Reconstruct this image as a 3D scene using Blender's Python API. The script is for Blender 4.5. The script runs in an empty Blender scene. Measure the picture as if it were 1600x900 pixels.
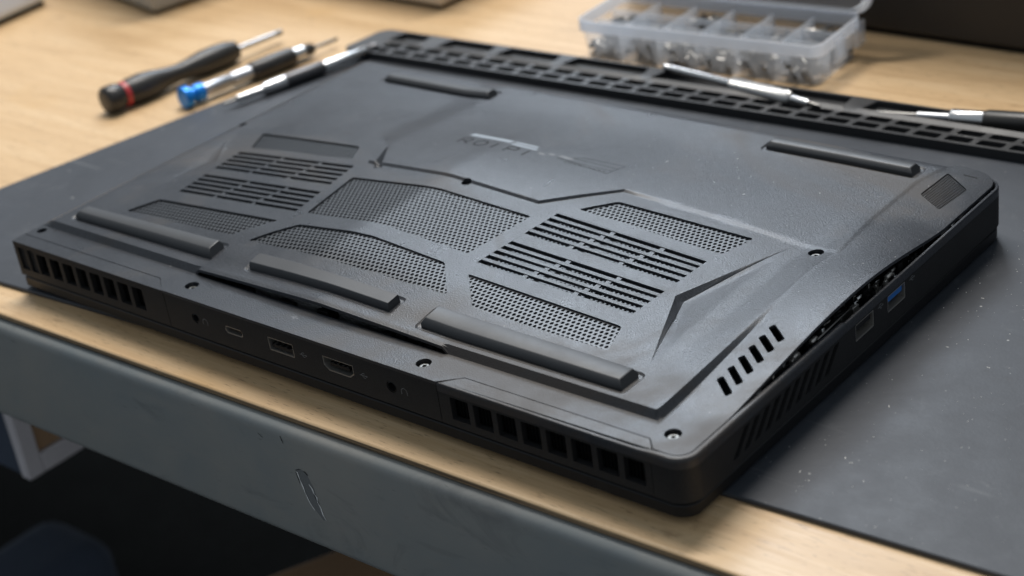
import bpy, bmesh, math, random
import numpy as np
from mathutils import Vector, Matrix
from mathutils.geometry import delaunay_2d_cdt

random.seed(7)
RNG = np.random.default_rng(7)
S = bpy.context.scene
COL = S.collection
MM = 0.001

# ---------------------------------------------------------------- camera, light, exposure
# millimetres: x along the laptop's rear edge, y towards its front edge (away from the camera), z up, bench top at z = 0
cam = bpy.data.cameras.new('camera')
cam_o = bpy.data.objects.new('camera', cam)
COL.objects.link(cam_o)
cam.sensor_width = 36.0
cam.lens = 59.204
cam.clip_start = 0.01
cam.clip_end = 60.0
cam_o.matrix_world = Matrix(((0.762934, -0.211575, 0.610875, 0.626345), (0.632992, 0.436476, -0.639383, -0.344268), (-0.131354, 0.874486, 0.466927, 0.325172), (0, 0, 0, 1)))
cam.dof.use_dof = True
cam.dof.focus_distance = 0.625
cam.dof.aperture_fstop = 8.8
cam.dof.aperture_blades = 9
S.camera = cam_o

world = bpy.data.worlds.new('World')
S.world = world
world.use_nodes = True
bg = world.node_tree.nodes['Background']
bg.inputs['Color'].default_value = (0.80, 0.90, 1.0, 1)
bg.inputs['Strength'].default_value = 0.38

def area_light(name, loc, target, sx, sy, power, color):
    l = bpy.data.lights.new(name, 'AREA')
    l.shape = 'RECTANGLE'; l.size = sx; l.size_y = sy; l.energy = power; l.color = color
    o = bpy.data.objects.new(name, l); COL.objects.link(o)
    o.location = loc
    o.rotation_euler = (Vector(target) - Vector(loc)).to_track_quat('-Z', 'Y').to_euler()
    return o
area_light('ceiling_lamp', (-0.30, 0.70, 1.60), (0.18, 0.10, 0.0), 1.1, 0.22, 36, (1.0, 0.955, 0.90))
area_light('window', (-1.12, 1.80, 1.68), (0.25, 0.08, 0.03), 0.85, 0.60, 28, (0.78, 0.88, 1.0))

S.view_settings.view_transform = 'Standard'
S.view_settings.look = 'None'
S.view_settings.gamma = 1.0
S.view_settings.use_curve_mapping = False
S.view_settings.exposure = 0.0
S.render.engine = 'CYCLES'
S.cycles.use_denoising = True
S.cycles.max_bounces = 8
S.cycles.transparent_max_bounces = 24
S.cycles.caustics_reflective = False
S.cycles.caustics_refractive = False
S.cycles.sample_clamp_indirect = 6.0

# ---------------------------------------------------------------- materials
def material(name, base, rough=0.5, metal=0.0, spec=0.5, **kw):
    m = bpy.data.materials.new(name); m.use_nodes = True
    p = m.node_tree.nodes['Principled BSDF']
    p.inputs['Base Color'].default_value = (*base, 1)
    p.inputs['Roughness'].default_value = rough
    p.inputs['Metallic'].default_value = metal
    p.inputs['Specular IOR Level'].default_value = spec
    for k, v in kw.items(): p.inputs[k].default_value = v
    return m
class Nodes:
    def __init__(self, m):
        self.t = m.node_tree; self.n = self.t.nodes; self.p = self.n['Principled BSDF']
        self.co = self.n.new('ShaderNodeNewGeometry').outputs['Position']
    def link(self, a, b): self.t.links.new(a, b)
    def mapped(self, scale, rot=(0, 0, 0)):
        k = self.n.new('ShaderNodeMapping'); k.inputs['Scale'].default_value = scale; k.inputs['Rotation'].default_value = rot
        self.link(self.co, k.inputs['Vector']); return k.outputs['Vector']
    def noise(self, scale, detail=4, rough=0.55, vec=None, dist=0.0):
        k = self.n.new('ShaderNodeTexNoise'); k.inputs['Scale'].default_value = scale
        k.inputs['Detail'].default_value = detail; k.inputs['Roughness'].default_value = rough; k.inputs['Distortion'].default_value = dist
        self.link(vec or self.co, k.inputs['Vector']); return k.outputs['Fac']
    def ramp(self, fac, stops):
        k = self.n.new('ShaderNodeValToRGB'); e = k.color_ramp.elements
        while len(e) < len(stops): e.new(0.5)
        for q, (pos, c) in zip(e, stops):
            q.position = pos; q.color = (*c, 1) if len(c) == 3 else c
        self.link(fac, k.inputs['Fac']); return k.outputs['Color']
    def val(self, fac, lo, hi, a=0.0, b=1.0):
        k = self.n.new('ShaderNodeMapRange'); k.inputs['From Min'].default_value = lo; k.inputs['From Max'].default_value = hi
        k.inputs['To Min'].default_value = a; k.inputs['To Max'].default_value = b
        self.link(fac, k.inputs['Value']); return k.outputs['Result']
    def mix(self, fac, a, b, blend='MIX'):
        k = self.n.new('ShaderNodeMix'); k.data_type = 'RGBA'; k.blend_type = blend
        for s, v in ((k.inputs[0], fac), (k.inputs[6], a), (k.inputs[7], b)):
            if hasattr(v, 'is_linked'): self.link(v, s)
            elif isinstance(v, (int, float)): s.default_value = v
            else: s.default_value = (*v, 1)
        return k.outputs[2]
    def bump(self, h, strength, dist, prev=None):
        k = self.n.new('ShaderNodeBump'); k.inputs['Strength'].default_value = strength; k.inputs['Distance'].default_value = dist
        self.link(h, k.inputs['Height'])
        if prev is not None: self.link(prev, k.inputs['Normal'])
        return k.outputs['Normal']
    def out(self, **kw):
        for k, v in kw.items(): self.link(v, self.p.inputs[k.replace('_', ' ')])

def plastic(name, base, rough, grain, smudge=0.5, specks=0.0, spec=0.5, grime=0.0):
    m = material(name, base, rough, spec=spec); t = Nodes(m)
    big = t.noise(14, 5, 0.6, dist=0.6); mid = t.noise(70, 5, 0.65); fine = t.noise(1650, 2, 0.55)
    b = np.array(base)
    c = t.ramp(big, [(0.30, tuple(b * (1 - 0.22 * smudge))), (0.72, tuple(b * (1 + 0.30 * smudge)))])
    c = t.mix(t.val(mid, 0.58, 0.9, 0, 0.12 * smudge), c, (0.16, 0.165, 0.17))
    if specks:
        v = t.n.new('ShaderNodeTexVoronoi'); v.inputs['Scale'].default_value = 420; t.link(t.co, v.inputs['Vector'])
        pick = t.n.new('ShaderNodeSeparateColor'); t.link(v.outputs['Color'], pick.inputs['Color'])
        near = t.val(v.outputs['Distance'], 0.10, 0.22, 1, 0); some = t.val(pick.outputs[0], 0.972, 0.985, 0, 1)
        k = t.n.new('ShaderNodeMath'); k.operation = 'MULTIPLY'; t.link(near, k.inputs[0]); t.link(some, k.inputs[1])
        k2 = t.n.new('ShaderNodeMath'); k2.operation = 'MULTIPLY'; t.link(k.outputs[0], k2.inputs[0]); k2.inputs[1].default_value = specks
        c = t.mix(k2.outputs[0], c, (0.5, 0.5, 0.48))
    c = t.mix(t.val(fine, 0.35, 0.68, 0, min(0.9, 1.6 * grain)), c, tuple(b * 2.3 + 0.004))
    hand = t.noise(23, 6, 0.7, dist=1.6); add = t.n.new('ShaderNodeMath'); add.operation = 'ADD'
    t.link(t.val(mid, 0.3, 0.7, rough - 0.05 * smudge, rough + 0.05 * smudge), add.inputs[0]); t.link(t.val(hand, 0.38, 0.66, -0.03 * smudge, 0.10 * smudge), add.inputs[1])
    rg_ = add.outputs[0]
    if grime:                                                   # brownish films of dirt that dull the gloss
        gr = t.val(t.noise(7.5, 7, 0.62, dist=1.2), 0.50, 0.64, 0, grime)
        c = t.mix(gr, c, (0.040, 0.033, 0.028)); a2 = t.n.new('ShaderNodeMath'); a2.operation = 'MULTIPLY_ADD'
        t.link(gr, a2.inputs[0]); a2.inputs[1].default_value = 0.22; t.link(rg_, a2.inputs[2]); rg_ = a2.outputs[0]
    t.out(Base_Color=c, Roughness=rg_)
    t.out(Normal=t.bump(fine, grain, 0.00025))
    return m

M = {}
M['cover'] = plastic('textured_black_plastic', (0.019, 0.021, 0.025), 0.30, 0.50, 0.5, 0.35, spec=0.36, grime=0.8)
M['chassis'] = plastic('matt_black_plastic', (0.013, 0.013, 0.0135), 0.55, 0.22, 0.4, spec=0.26)
M['block_top'] = plastic('rough_black_plastic', (0.017, 0.0185, 0.021), 0.62, 0.4, 0.5, spec=0.22)
M['lid'] = plastic('satin_black_plastic', (0.007, 0.0072, 0.008), 0.42, 0.12, 0.3, spec=0.26)
M['rubber'] = plastic('black_rubber', (0.024, 0.026, 0.029), 0.48, 0.10, 0.45)
M['grille'] = material('grille_plastic', (0.028, 0.031, 0.036), 0.38)
M['black'] = material('black_inside', (0.004, 0.004, 0.004), 0.7, spec=0.2)
M['board'] = plastic('dark_circuit_board', (0.010, 0.012, 0.011), 0.5, 0.3, 0.8)
M['steel'] = material('bright_steel', (0.62, 0.62, 0.62), 0.26, 1.0)
M['dark_steel'] = material('dark_steel', (0.20, 0.195, 0.185), 0.33, 1.0)
M['black_screw'] = material('blackened_screw', (0.13, 0.128, 0.12), 0.36, 0.95)
M['port'] = material('port_shell', (0.48, 0.46, 0.43), 0.38, 0.85)
M['blue_plastic'] = material('blue_port_plastic', (0.015, 0.13, 0.42), 0.4)
M['print'] = material('grey_printed_mark', (0.14, 0.145, 0.15), 0.5)
M['foil'] = material('pale_foil_print', (0.24, 0.27, 0.30), 0.38, 0.1)
M['dark_print'] = material('dark_printed_mark', (0.010, 0.0105, 0.012), 0.60, spec=0.2)
M['dust'] = material('dust', (0.62, 0.61, 0.58), 0.8)
M['handle'] = plastic('black_handle_plastic', (0.016, 0.015, 0.014), 0.38, 0.1, 0.5)
M['red'] = material('red_plastic', (0.42, 0.035, 0.04), 0.4)
M['blue_metal'] = material('blue_anodised_metal', (0.006, 0.22, 0.72), 0.3, 0.35)
M['satin'] = material('satin_aluminium', (0.42, 0.43, 0.45), 0.36, 1.0)
M['grip'] = material('dark_knurled_metal', (0.10, 0.10, 0.105), 0.42, 0.85)

M['pale_grip'] = material('pale_knurled_metal', (0.66, 0.66, 0.65), 0.34, 1.0)
t = Nodes(M['pale_grip']); w1 = t.n.new('ShaderNodeTexWave'); w1.inputs['Scale'].default_value = 420; w1.bands_direction = 'DIAGONAL'; t.link(t.co, w1.inputs['Vector'])
t.out(Normal=t.bump(w1.outputs['Fac'], 0.6, 0.0004))

# dark silicone of the repair mat: smudged, dusty and scratched
m = M['mat'] = material('dark_silicone', (0.04, 0.043, 0.05), 0.5, spec=0.36); t = Nodes(m)
n1 = t.noise(9, 6, 0.62, dist=1.0); n2 = t.noise(45, 6, 0.7); n3 = t.noise(900, 3)
c = t.ramp(n1, [(0.3, (0.026, 0.030, 0.037)), (0.55, (0.036, 0.041, 0.050)), (0.8, (0.050, 0.056, 0.067))])
c = t.mix(t.val(n2, 0.58, 0.86, 0, 0.30), c, (0.13, 0.135, 0.14))
for rz, sx, sy, lo, amt in ((0.6, 9, 260, 0.70, 0.35), (-0.5, 14, 420, 0.71, 0.30), (1.9, 7, 150, 0.69, 0.30)):
    sc = t.noise(1, 3, 0.55, vec=t.mapped((sx, sy, 1), (0, 0, rz)), dist=0.3)
    c = t.mix(t.val(sc, lo, lo + 0.05, 0, amt), c, (0.15, 0.155, 0.16))
n4 = t.noise(26, 7, 0.72, dist=2.2); c = t.mix(t.val(n4, 0.60, 0.74, 0, 0.35), c, (0.105, 0.11, 0.115)); c = t.mix(t.val(n4, 0.40, 0.28, 0, 0.5), c, (0.026, 0.028, 0.032))
for sc_, lo, amt in ((260, 0.965, 0.75), (620, 0.955, 0.5)):
    v = t.n.new('ShaderNodeTexVoronoi'); v.inputs['Scale'].default_value = sc_; t.link(t.co, v.inputs['Vector'])
    pk = t.n.new('ShaderNodeSeparateColor'); t.link(v.outputs['Color'], pk.inputs['Color'])
    k = t.n.new('ShaderNodeMath'); k.operation = 'MULTIPLY'
    t.link(t.val(v.outputs['Distance'], 0.06, 0.17, amt, 0), k.inputs[0]); t.link(t.val(pk.outputs[0], lo, lo + 0.012, 0, 1), k.inputs[1])
    c = t.mix(k.outputs[0], c, (0.55, 0.55, 0.53))
t.out(Base_Color=c, Roughness=t.val(n2, 0.3, 0.75, 0.44, 0.60), Normal=t.bump(n3, 0.12, 0.0003, t.bump(n2, 0.10, 0.001)))
m = M['tray'] = plastic('black_silicone_tray', (0.018, 0.0185, 0.020), 0.46, 0.1, 0.4)

# pale birch bench top, the grain running along x
m = M['wood'] = material('pale_birch', (0.6, 0.42, 0.24), 0.42); t = Nodes(m)
g1 = t.noise(1, 5, 0.6, vec=t.mapped((7, 95, 40)), dist=0.8); g2 = t.noise(1, 4, 0.7, vec=t.mapped((40, 900, 300)))
g3 = t.noise(1, 3, 0.6, vec=t.mapped((130, 1300, 300))); st = t.noise(11, 3, 0.5)
c = t.ramp(g1, [(0.25, (0.45, 0.295, 0.155)), (0.5, (0.585, 0.405, 0.225)), (0.75, (0.65, 0.475, 0.285))])
c = t.mix(t.val(g2, 0.42, 0.75, 0, 0.50), c, (0.42, 0.265, 0.125))
gw = t.noise(1, 6, 0.7, vec=t.mapped((3, 26, 26)), dist=1.5); c = t.mix(t.val(gw, 0.52, 0.72, 0, 0.45), c, (0.56, 0.37, 0.19))
c = t.mix(t.val(g3, 0.61, 0.68, 0, 0.65), c, (0.13, 0.075, 0.035))
c = t.mix(t.val(st, 0.64, 0.76, 0, 0.35), c, (0.50, 0.29, 0.09))
v = t.n.new('ShaderNodeTexVoronoi'); v.inputs['Scale'].default_value = 17; t.link(t.mapped((1, 1.5, 0.01)), v.inputs['Vector'])
pk = t.n.new('ShaderNodeSeparateColor'); t.link(v.outputs['Color'], pk.inputs['Color'])
k = t.n.new('ShaderNodeMath'); k.operation = 'MULTIPLY'
t.link(t.val(v.outputs['Distance'], 0.03, 0.15, 0.75, 0), k.inputs[0]); t.link(t.val(pk.outputs[1], 0.62, 0.66, 0, 1), k.inputs[1])
c = t.mix(k.outputs[0], c, (0.46, 0.23, 0.055))
sm = t.noise(1, 5, 0.65, vec=t.mapped((38, 70, 1), (0, 0, 0.5)), dist=0.8); c = t.mix(t.val(sm, 0.64, 0.74, 0, 0.55), c, (0.27, 0.165, 0.085))
t.out(Base_Color=c, Roughness=t.val(g2, 0.3, 0.8, 0.36, 0.5), Normal=t.bump(g2, 0.12, 0.0004))
# the layered edge of the board
m = M['ply'] = material('plywood_edge', (0.3, 0.2, 0.1), 0.6); t = Nodes(m)
g1 = t.noise(1, 4, 0.6, vec=t.mapped((10, 200, 1100))); g2 = t.noise(1, 4, 0.7, vec=t.mapped((160, 100, 500)))
c = t.ramp(g1, [(0.36, (0.09, 0.06, 0.035)), (0.52, (0.27, 0.18, 0.10)), (0.68, (0.42, 0.29, 0.16))])
c = t.mix(t.val(g2, 0.58, 0.72, 0, 0.5), c, (0.08, 0.05, 0.03))
t.out(Base_Color=c, Normal=t.bump(g1, 0.4, 0.0006))
# blue-grey enamel of the steel rail, rubbed and smeared
m = M['rail'] = material('grey_blue_enamel', (0.16, 0.19, 0.20), 0.38); t = Nodes(m)
n1 = t.noise(7, 5, 0.6, dist=0.8); n2 = t.noise(60, 5, 0.7, vec=t.mapped((1, 1, 3))); n3 = t.noise(1, 2, 0.5, vec=t.mapped((120, 120, 700), (0.0, 0.5, 0.0)))
c = t.ramp(n1, [(0.3, (0.195, 0.222, 0.23)), (0.7, (0.28, 0.275, 0.255))])
c = t.mix(t.val(n2, 0.52, 0.85, 0, 0.5), c, (0.30, 0.275, 0.24)); n5 = t.noise(19, 5, 0.7, dist=1.4, vec=t.mapped((1, 1, 2))); c = t.mix(t.val(n5, 0.56, 0.70, 0, 0.45), c, (0.13, 0.135, 0.135))
c = t.mix(t.val(n3, 0.72, 0.78, 0, 0.5), c, (0.03, 0.03, 0.03))
v = t.n.new('ShaderNodeTexVoronoi'); v.inputs['Scale'].default_value = 75; t.link(t.mapped((1, 1, 0.6)), v.inputs['Vector'])
pk = t.n.new('ShaderNodeSeparateColor'); t.link(v.outputs['Color'], pk.inputs['Color']); k = t.n.new('ShaderNodeMath'); k.operation = 'MULTIPLY'
t.link(t.val(v.outputs['Distance'], 0.03, 0.09, 0.85, 0), k.inputs[0]); t.link(t.val(pk.outputs[1], 0.88, 0.89, 0, 1), k.inputs[1]); c = t.mix(k.outputs[0], c, (0.05, 0.048, 0.045))
t.out(Base_Color=c, Roughness=t.val(n2, 0.3, 0.8, 0.30, 0.48), Normal=t.bump(n1, 0.25, 0.004))
M['chip'] = material('chip_metal_glint', (0.85, 0.85, 0.83), 0.4, 0.0)  # chipped lips: the metal's glint is painted in as a pale non-metal colour
M['rail_bare'] = material('dulled_bare_paint', (0.15, 0.155, 0.155), 0.6)
# translucent polypropylene
m = M['clear'] = material('frosted_clear_plastic', (0.86, 0.88, 0.92), 0.22); t = Nodes(m)
tr = t.n.new('ShaderNodeBsdfTransparent'); tl = t.n.new('ShaderNodeBsdfTranslucent'); tl.inputs['Color'].default_value = (0.86, 0.92, 1.0, 1)
x1 = t.n.new('ShaderNodeMixShader'); x2 = t.n.new('ShaderNodeMixShader'); o_ = t.n['Material Output']
x1.inputs[0].default_value = 0.70; t.link(t.p.outputs[0], x1.inputs[1]); t.link(tl.outputs[0], x1.inputs[2])
x2.inputs[0].default_value = 0.66; t.link(x1.outputs[0], x2.inputs[1]); t.link(tr.outputs[0], x2.inputs[2]); t.link(x2.outputs[0], o_.inputs['Surface'])
m = M['clear_rim'] = material('frosted_clear_rim', (0.88, 0.90, 0.94), 0.25); t = Nodes(m)
tr = t.n.new('ShaderNodeBsdfTransparent'); x2 = t.n.new('ShaderNodeMixShader'); x2.inputs[0].default_value = 0.25
tl = t.n.new('ShaderNodeBsdfTranslucent'); tl.inputs['Color'].default_value = (0.88, 0.93, 1.0, 1); x1 = t.n.new('ShaderNodeMixShader'); x1.inputs[0].default_value = 0.6
t.link(t.p.outputs[0], x1.inputs[1]); t.link(tl.outputs[0], x1.inputs[2]); t.link(x1.outputs[0], x2.inputs[1]); t.link(tr.outputs[0], x2.inputs[2]); t.link(x2.outputs[0], t.n['Material Output'].inputs['Surface'])
M['case'] = plastic('dark_brown_case', (0.020, 0.016, 0.013), 0.5, 0.1, 0.3)
M['grey_box'] = plastic('grey_painted_steel', (0.30, 0.295, 0.275), 0.5, 0.1, 0.4)
M['beige_box'] = plastic('beige_grey_plastic', (0.52, 0.46, 0.38), 0.5, 0.1, 0.4)
M['white_dev'] = plastic('pale_grey_plastic', (0.66, 0.74, 0.88), 0.45, 0.0, 0.2)
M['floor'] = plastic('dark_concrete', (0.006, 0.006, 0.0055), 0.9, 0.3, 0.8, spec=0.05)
M['white_frame'] = plastic('white_painted_wood', (0.50, 0.47, 0.48), 0.5, 0.1, 0.3)
M['brown_wood'] = plastic('dark_brown_wood', (0.28, 0.17, 0.09), 0.6, 0.2, 0.8)
M['navy'] = plastic('navy_fabric', (0.03, 0.04, 0.06), 0.9, 0.3, 0.8)

# ---------------------------------------------------------------- mesh helpers (all coordinates in mm)
class MB:
    def __init__(self): self.v = []; self.f = []; self.mi = []; self.cur = 0
    def add(self, verts, faces):
        n = len(self.v); self.v += [tuple(map(float, p)) for p in verts]
        self.f += [tuple(i + n for i in f) for f in faces]; self.mi += [self.cur] * len(faces)
    def box(self, x0, y0, z0, x1, y1, z1, rot=0.0, pivot=None):
        p = [(x0, y0, z0), (x1, y0, z0), (x1, y1, z0), (x0, y1, z0), (x0, y0, z1), (x1, y0, z1), (x1, y1, z1), (x0, y1, z1)]
        if rot:
            px, py = pivot or ((x0 + x1) / 2, (y0 + y1) / 2); c, s = math.cos(rot), math.sin(rot)
            p = [(px + (a - px) * c - (b - py) * s, py + (a - px) * s + (b - py) * c, z) for a, b, z in p]
        self.add(p, [(3, 2, 1, 0), (4, 5, 6, 7), (0, 1, 5, 4), (1, 2, 6, 5), (2, 3, 7, 6), (3, 0, 4, 7)])
    def prism(self, poly, z0, z1):
        n = len(poly)
        self.add([(x, y, z0) for x, y in poly] + [(x, y, z1) for x, y in poly],
                 [tuple(range(n - 1, -1, -1)), tuple(range(n, 2 * n))] + [(i, (i + 1) % n, n + (i + 1) % n, n + i) for i in range(n)])
    def lathe(self, p0, p1, prof, seg=24, up=None):
        """a turned shape along p0 -> p1: prof = (distance from p0, radius)"""
        a = Vector(p0); d = (Vector(p1) - a).normalized(); u = d.orthogonal().normalized(); w = d.cross(u)
        vs, fs = [], []
        for s, r in prof:
            for i in range(seg):
                t_ = 2 * math.pi * i / seg; vs.append(a + d * s + (u * math.cos(t_) + w * math.sin(t_)) * max(r, 1e-3))
        for j in range(len(prof) - 1):
            for i in range(seg):
                k_ = (i + 1) % seg; fs.append((j * seg + i, j * seg + k_, (j + 1) * seg + k_, (j + 1) * seg + i))
        fs.append(tuple(range(seg - 1, -1, -1))); n = (len(prof) - 1) * seg; fs.append(tuple(range(n, n + seg)))
        self.add(vs, fs)
    def build(self, name, mats, parent=None, smooth=None, bevel=None, seg=2, label=None, kind=None, at=None):
        v = np.array(self.v)
        o0 = np.array(at) if at is not None else np.array([(v[:, 0].min() + v[:, 0].max()) / 2, (v[:, 1].min() + v[:, 1].max()) / 2, v[:, 2].min()])
        me = bpy.data.meshes.new(name); me.from_pydata(((v - o0) * MM).tolist(), [], self.f)
        for q in (mats if isinstance(mats, (list, tuple)) else [mats]): me.materials.append(q)
        if max(self.mi): me.polygons.foreach_set('material_index', self.mi)
        me.update()
        o = bpy.data.objects.new(name, me); COL.objects.link(o); o.location = o0 * MM
        if smooth is not None:
            me.polygons.foreach_set('use_smooth', [True] * len(me.polygons)); me.set_sharp_from_angle(angle=math.radians(smooth))
        if bevel:
            b = o.modifiers.new('bevel', 'BEVEL'); b.width = bevel * MM; b.segments = seg; b.limit_method = 'ANGLE'; b.angle_limit = math.radians(35)
            b.harden_normals = False
            if smooth is None:
                me.polygons.foreach_set('use_smooth', [True] * len(me.polygons)); me.set_sharp_from_angle(angle=math.radians(38))
        if parent is not None: adopt(o, parent)
        if label: o['label'] = label
        if kind: o['kind'] = kind
        return o
def world_loc(p):
    l = Vector(p.location)
    while p.parent is not None: p = p.parent; l += Vector(p.location)
    return l
def adopt(o, parent):
    o.parent = parent; o.location = Vector(o.location) - world_loc(parent)
def thing(name, label, cat, loc, group=None):
    o = bpy.data.objects.new(name, None); COL.objects.link(o); o.location = Vector(loc) * MM; o.empty_display_size = 0.01
    return tag(o, label, cat, group)
def tag(o, label, cat, group=None, kind=None):
    o['label'] = label; o['category'] = cat
    if group: o['group'] = group
    if kind: o['kind'] = kind
    return o
def circle(cx, cy, r, n=20): return [(cx + r * math.cos(2 * math.pi * i / n), cy + r * math.sin(2 * math.pi * i / n)) for i in range(n)]
def rrect(x0, y0, x1, y1, r, n=4):
    p = []
    for cx, cy, a in ((x1 - r, y0 + r, -90), (x1 - r, y1 - r, 0), (x0 + r, y1 - r, 90), (x0 + r, y0 + r, 180)):
        for i in range(n + 1):
            t_ = math.radians(a + 90 * i / n); p.append((cx + r * math.cos(t_), cy + r * math.sin(t_)))
    return p
def round_poly(poly, r, n=3):
    """the polygon with its corners rounded off by r"""
    out = []; k = len(poly)
    for i in range(k):
        p = np.array(poly[i], float); a = np.array(poly[i - 1], float); b = np.array(poly[(i + 1) % k], float)
        u = a - p; w = b - p; lu, lw = np.hypot(*u), np.hypot(*w); q = min(r, lu * 0.4, lw * 0.4)
        s, e = p + u / lu * q, p + w / lw * q
        for j in range(n + 1):
            t_ = j / n; out.append(tuple((1 - t_) ** 2 * s + 2 * t_ * (1 - t_) * p + t_ ** 2 * e))
    return out
def grow(poly, d):
    P_ = np.array(poly, float); n = len(P_); A = 0.5 * np.sum(P_[:, 0] * np.roll(P_[:, 1], -1) - np.roll(P_[:, 0], -1) * P_[:, 1]); sg = 1 if A > 0 else -1
    out = []
    for i in range(n):
        e1 = P_[i] - P_[i - 1]; e2 = P_[(i + 1) % n] - P_[i]; n1 = sg * np.array([e1[1], -e1[0]]) / np.hypot(*e1); n2 = sg * np.array([e2[1], -e2[0]]) / np.hypot(*e2)
        m_ = n1 + n2; m_ = m_ / max(1e-6, np.dot(m_, m_)) * 2; out.append(tuple(P_[i] + m_ * d))
    return out
def inside(poly, X, Y):
    P_ = np.array(poly, float); r = np.zeros(np.shape(X), bool)
    for (x1, y1), (x2, y2) in zip(P_, np.roll(P_, -1, 0)):
        c_ = ((y1 > Y) != (y2 > Y)); r ^= c_ & (X < (x2 - x1) * (Y - y1) / ((y2 - y1) if y2 != y1 else 1e-9) + x1)
    return r
def resample(poly, step, closed=True):
    out = []; n = len(poly)
    for i in range(n if closed else n - 1):
        a, b = np.array(poly[i], float), np.array(poly[(i + 1) % n], float); k_ = max(1, int(math.ceil(np.hypot(*(b - a)) / step)))
        out += [tuple(a + (b - a) * j / k_) for j in range(k_)]
    if not closed: out.append(tuple(poly[-1]))
    return out
def sheet(outline, holes, lines, step, region=None):
    """triangles of a flat outline with holes in it, points every step mm inside, edges kept along lines; returns points, triangles, rim edges"""
    vs, es = [], []
    def put(poly, closed=True):
        n0 = len(vs); vs.extend(poly); k_ = len(poly)
        es.extend((n0 + i, n0 + (i + 1) % k_) for i in range(k_ if closed else k_ - 1))
    put(outline)
    for h in holes: put(h)
    for l in lines: put(l, False)
    if step:
        o = np.array(outline); gx, gy = np.meshgrid(np.arange(o[:, 0].min(), o[:, 0].max(), step), np.arange(o[:, 1].min(), o[:, 1].max(), step))
        gx = gx + (np.arange(gx.shape[0]) % 2)[:, None] * step / 2; gx, gy = gx.ravel(), gy.ravel()
        ok = inside(outline, gx, gy)
        for h in holes: ok &= ~inside(h, gx, gy)
        vs += list(zip(gx[ok].tolist(), gy[ok].tolist()))
    V, E, F, _, _, _ = delaunay_2d_cdt([Vector(p) for p in vs], es, [], 0, 1e-5)
    V = np.array([tuple(p) for p in V]); F = np.array([f for f in F if len(f) == 3])
    c_ = V[F].mean(1); ok = inside(outline, c_[:, 0], c_[:, 1])
    for h in holes: ok &= ~inside(h, c_[:, 0], c_[:, 1])
    F = F[ok]; a, b, c3 = V[F[:, 0]], V[F[:, 1]], V[F[:, 2]]
    ar = (b[:, 0] - a[:, 0]) * (c3[:, 1] - a[:, 1]) - (b[:, 1] - a[:, 1]) * (c3[:, 0] - a[:, 0])
    F = F[np.abs(ar) > 1e-7]; ar = ar[np.abs(ar) > 1e-7]; F[ar < 0] = F[ar < 0][:, ::-1]
    cnt = {}
    for tri in F.tolist():
        for i in range(3): cnt[(tri[i], tri[(i + 1) % 3])] = 1
    rim = [e for e in cnt if (e[1], e[0]) not in cnt]
    return V, F, rim
def add_sheet(mb, V, F, rim, top, skirt):
    """lift a sheet into space with top(x, y) -> points and give its rims a wall down to skirt(x, y) -> points"""
    T_ = top(V); n = len(T_); low = skirt(V); idx = {}; vs = T_.tolist(); fs = [tuple(x) for x in F.tolist()]
    def lo(i):
        if i not in idx: idx[i] = len(vs); vs.append(low[i].tolist())
        return idx[i]
    # the wall has its own copy of the top rim, so that its shading stays apart
    dup = {}
    def hi(i):
        if i not in dup: dup[i] = len(vs); vs.append(T_[i].tolist())
        return dup[i]
    fs += [(hi(a), lo(a), lo(b), hi(b)) for a, b in rim]
    mb.add(vs, fs)
def xyz(f):
    return lambda V: np.column_stack([V[:, 0], V[:, 1], f(V[:, 0], V[:, 1]) if callable(f) else np.full(len(V), f)])

# ---------------------------------------------------------------- the bulged shape of the bottom cover
W, D, ZR = 360.0, 224.6, 26.0
def sst(a, b, x):
    t = np.clip((np.asarray(x, float) - a) / (b - a), 0, 1)
    return t * t * (3 - 2 * t)
def soft_tri(x, a, k, b, r=9.0):
    """a bent sheet: 0 at a, 1 at the bend k, 0 at b, the bend rounded over about r"""
    x = np.asarray(x, float)
    l = np.clip((x - a) / (k - a), 0, 9); q = np.clip((b - x) / (b - k), 0, 9)
    h = 0.5 * r * (1 / (k - a) + 1 / (b - k)) * 0.5
    t = np.clip((l - q) / (2 * h), -1, 1)
    m = np.where(np.abs(l - q) < 2 * h, (l + q) / 2 - h * (0.5 + 0.5 * t * t), np.minimum(l, q))
    m = np.clip(m, 0, 1)
    return m * sst(-0.05, 0.2, m)
CREASE = np.array([(336.5, 14), (336.5, 20), (335.5, 66), (332.5, 119), (334, 138), (331, 168), (331, 203), (336, 225)])
def xcrease(y): return np.interp(y, CREASE[:, 1], CREASE[:, 0])
FAR_EDGE = np.array([(98, 141), (109.5, 117), (160, 118), (208, 116), (232, 142), (272, 139.5), (334, 134.5)])
def yfar(x): return np.interp(x, FAR_EDGE[:, 0], FAR_EDGE[:, 1])
SLIT = (106.0, 246.0, 16.3)
RIDGE_R = ((318, 40), (299.5, 82), (316, 133))
RIDGE_L = ((26, 62), (31, 95), (14, 118))
NOTCH = ((103.0, 138.5), (120.0, 115.2), (116.2, 113.8))
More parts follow.
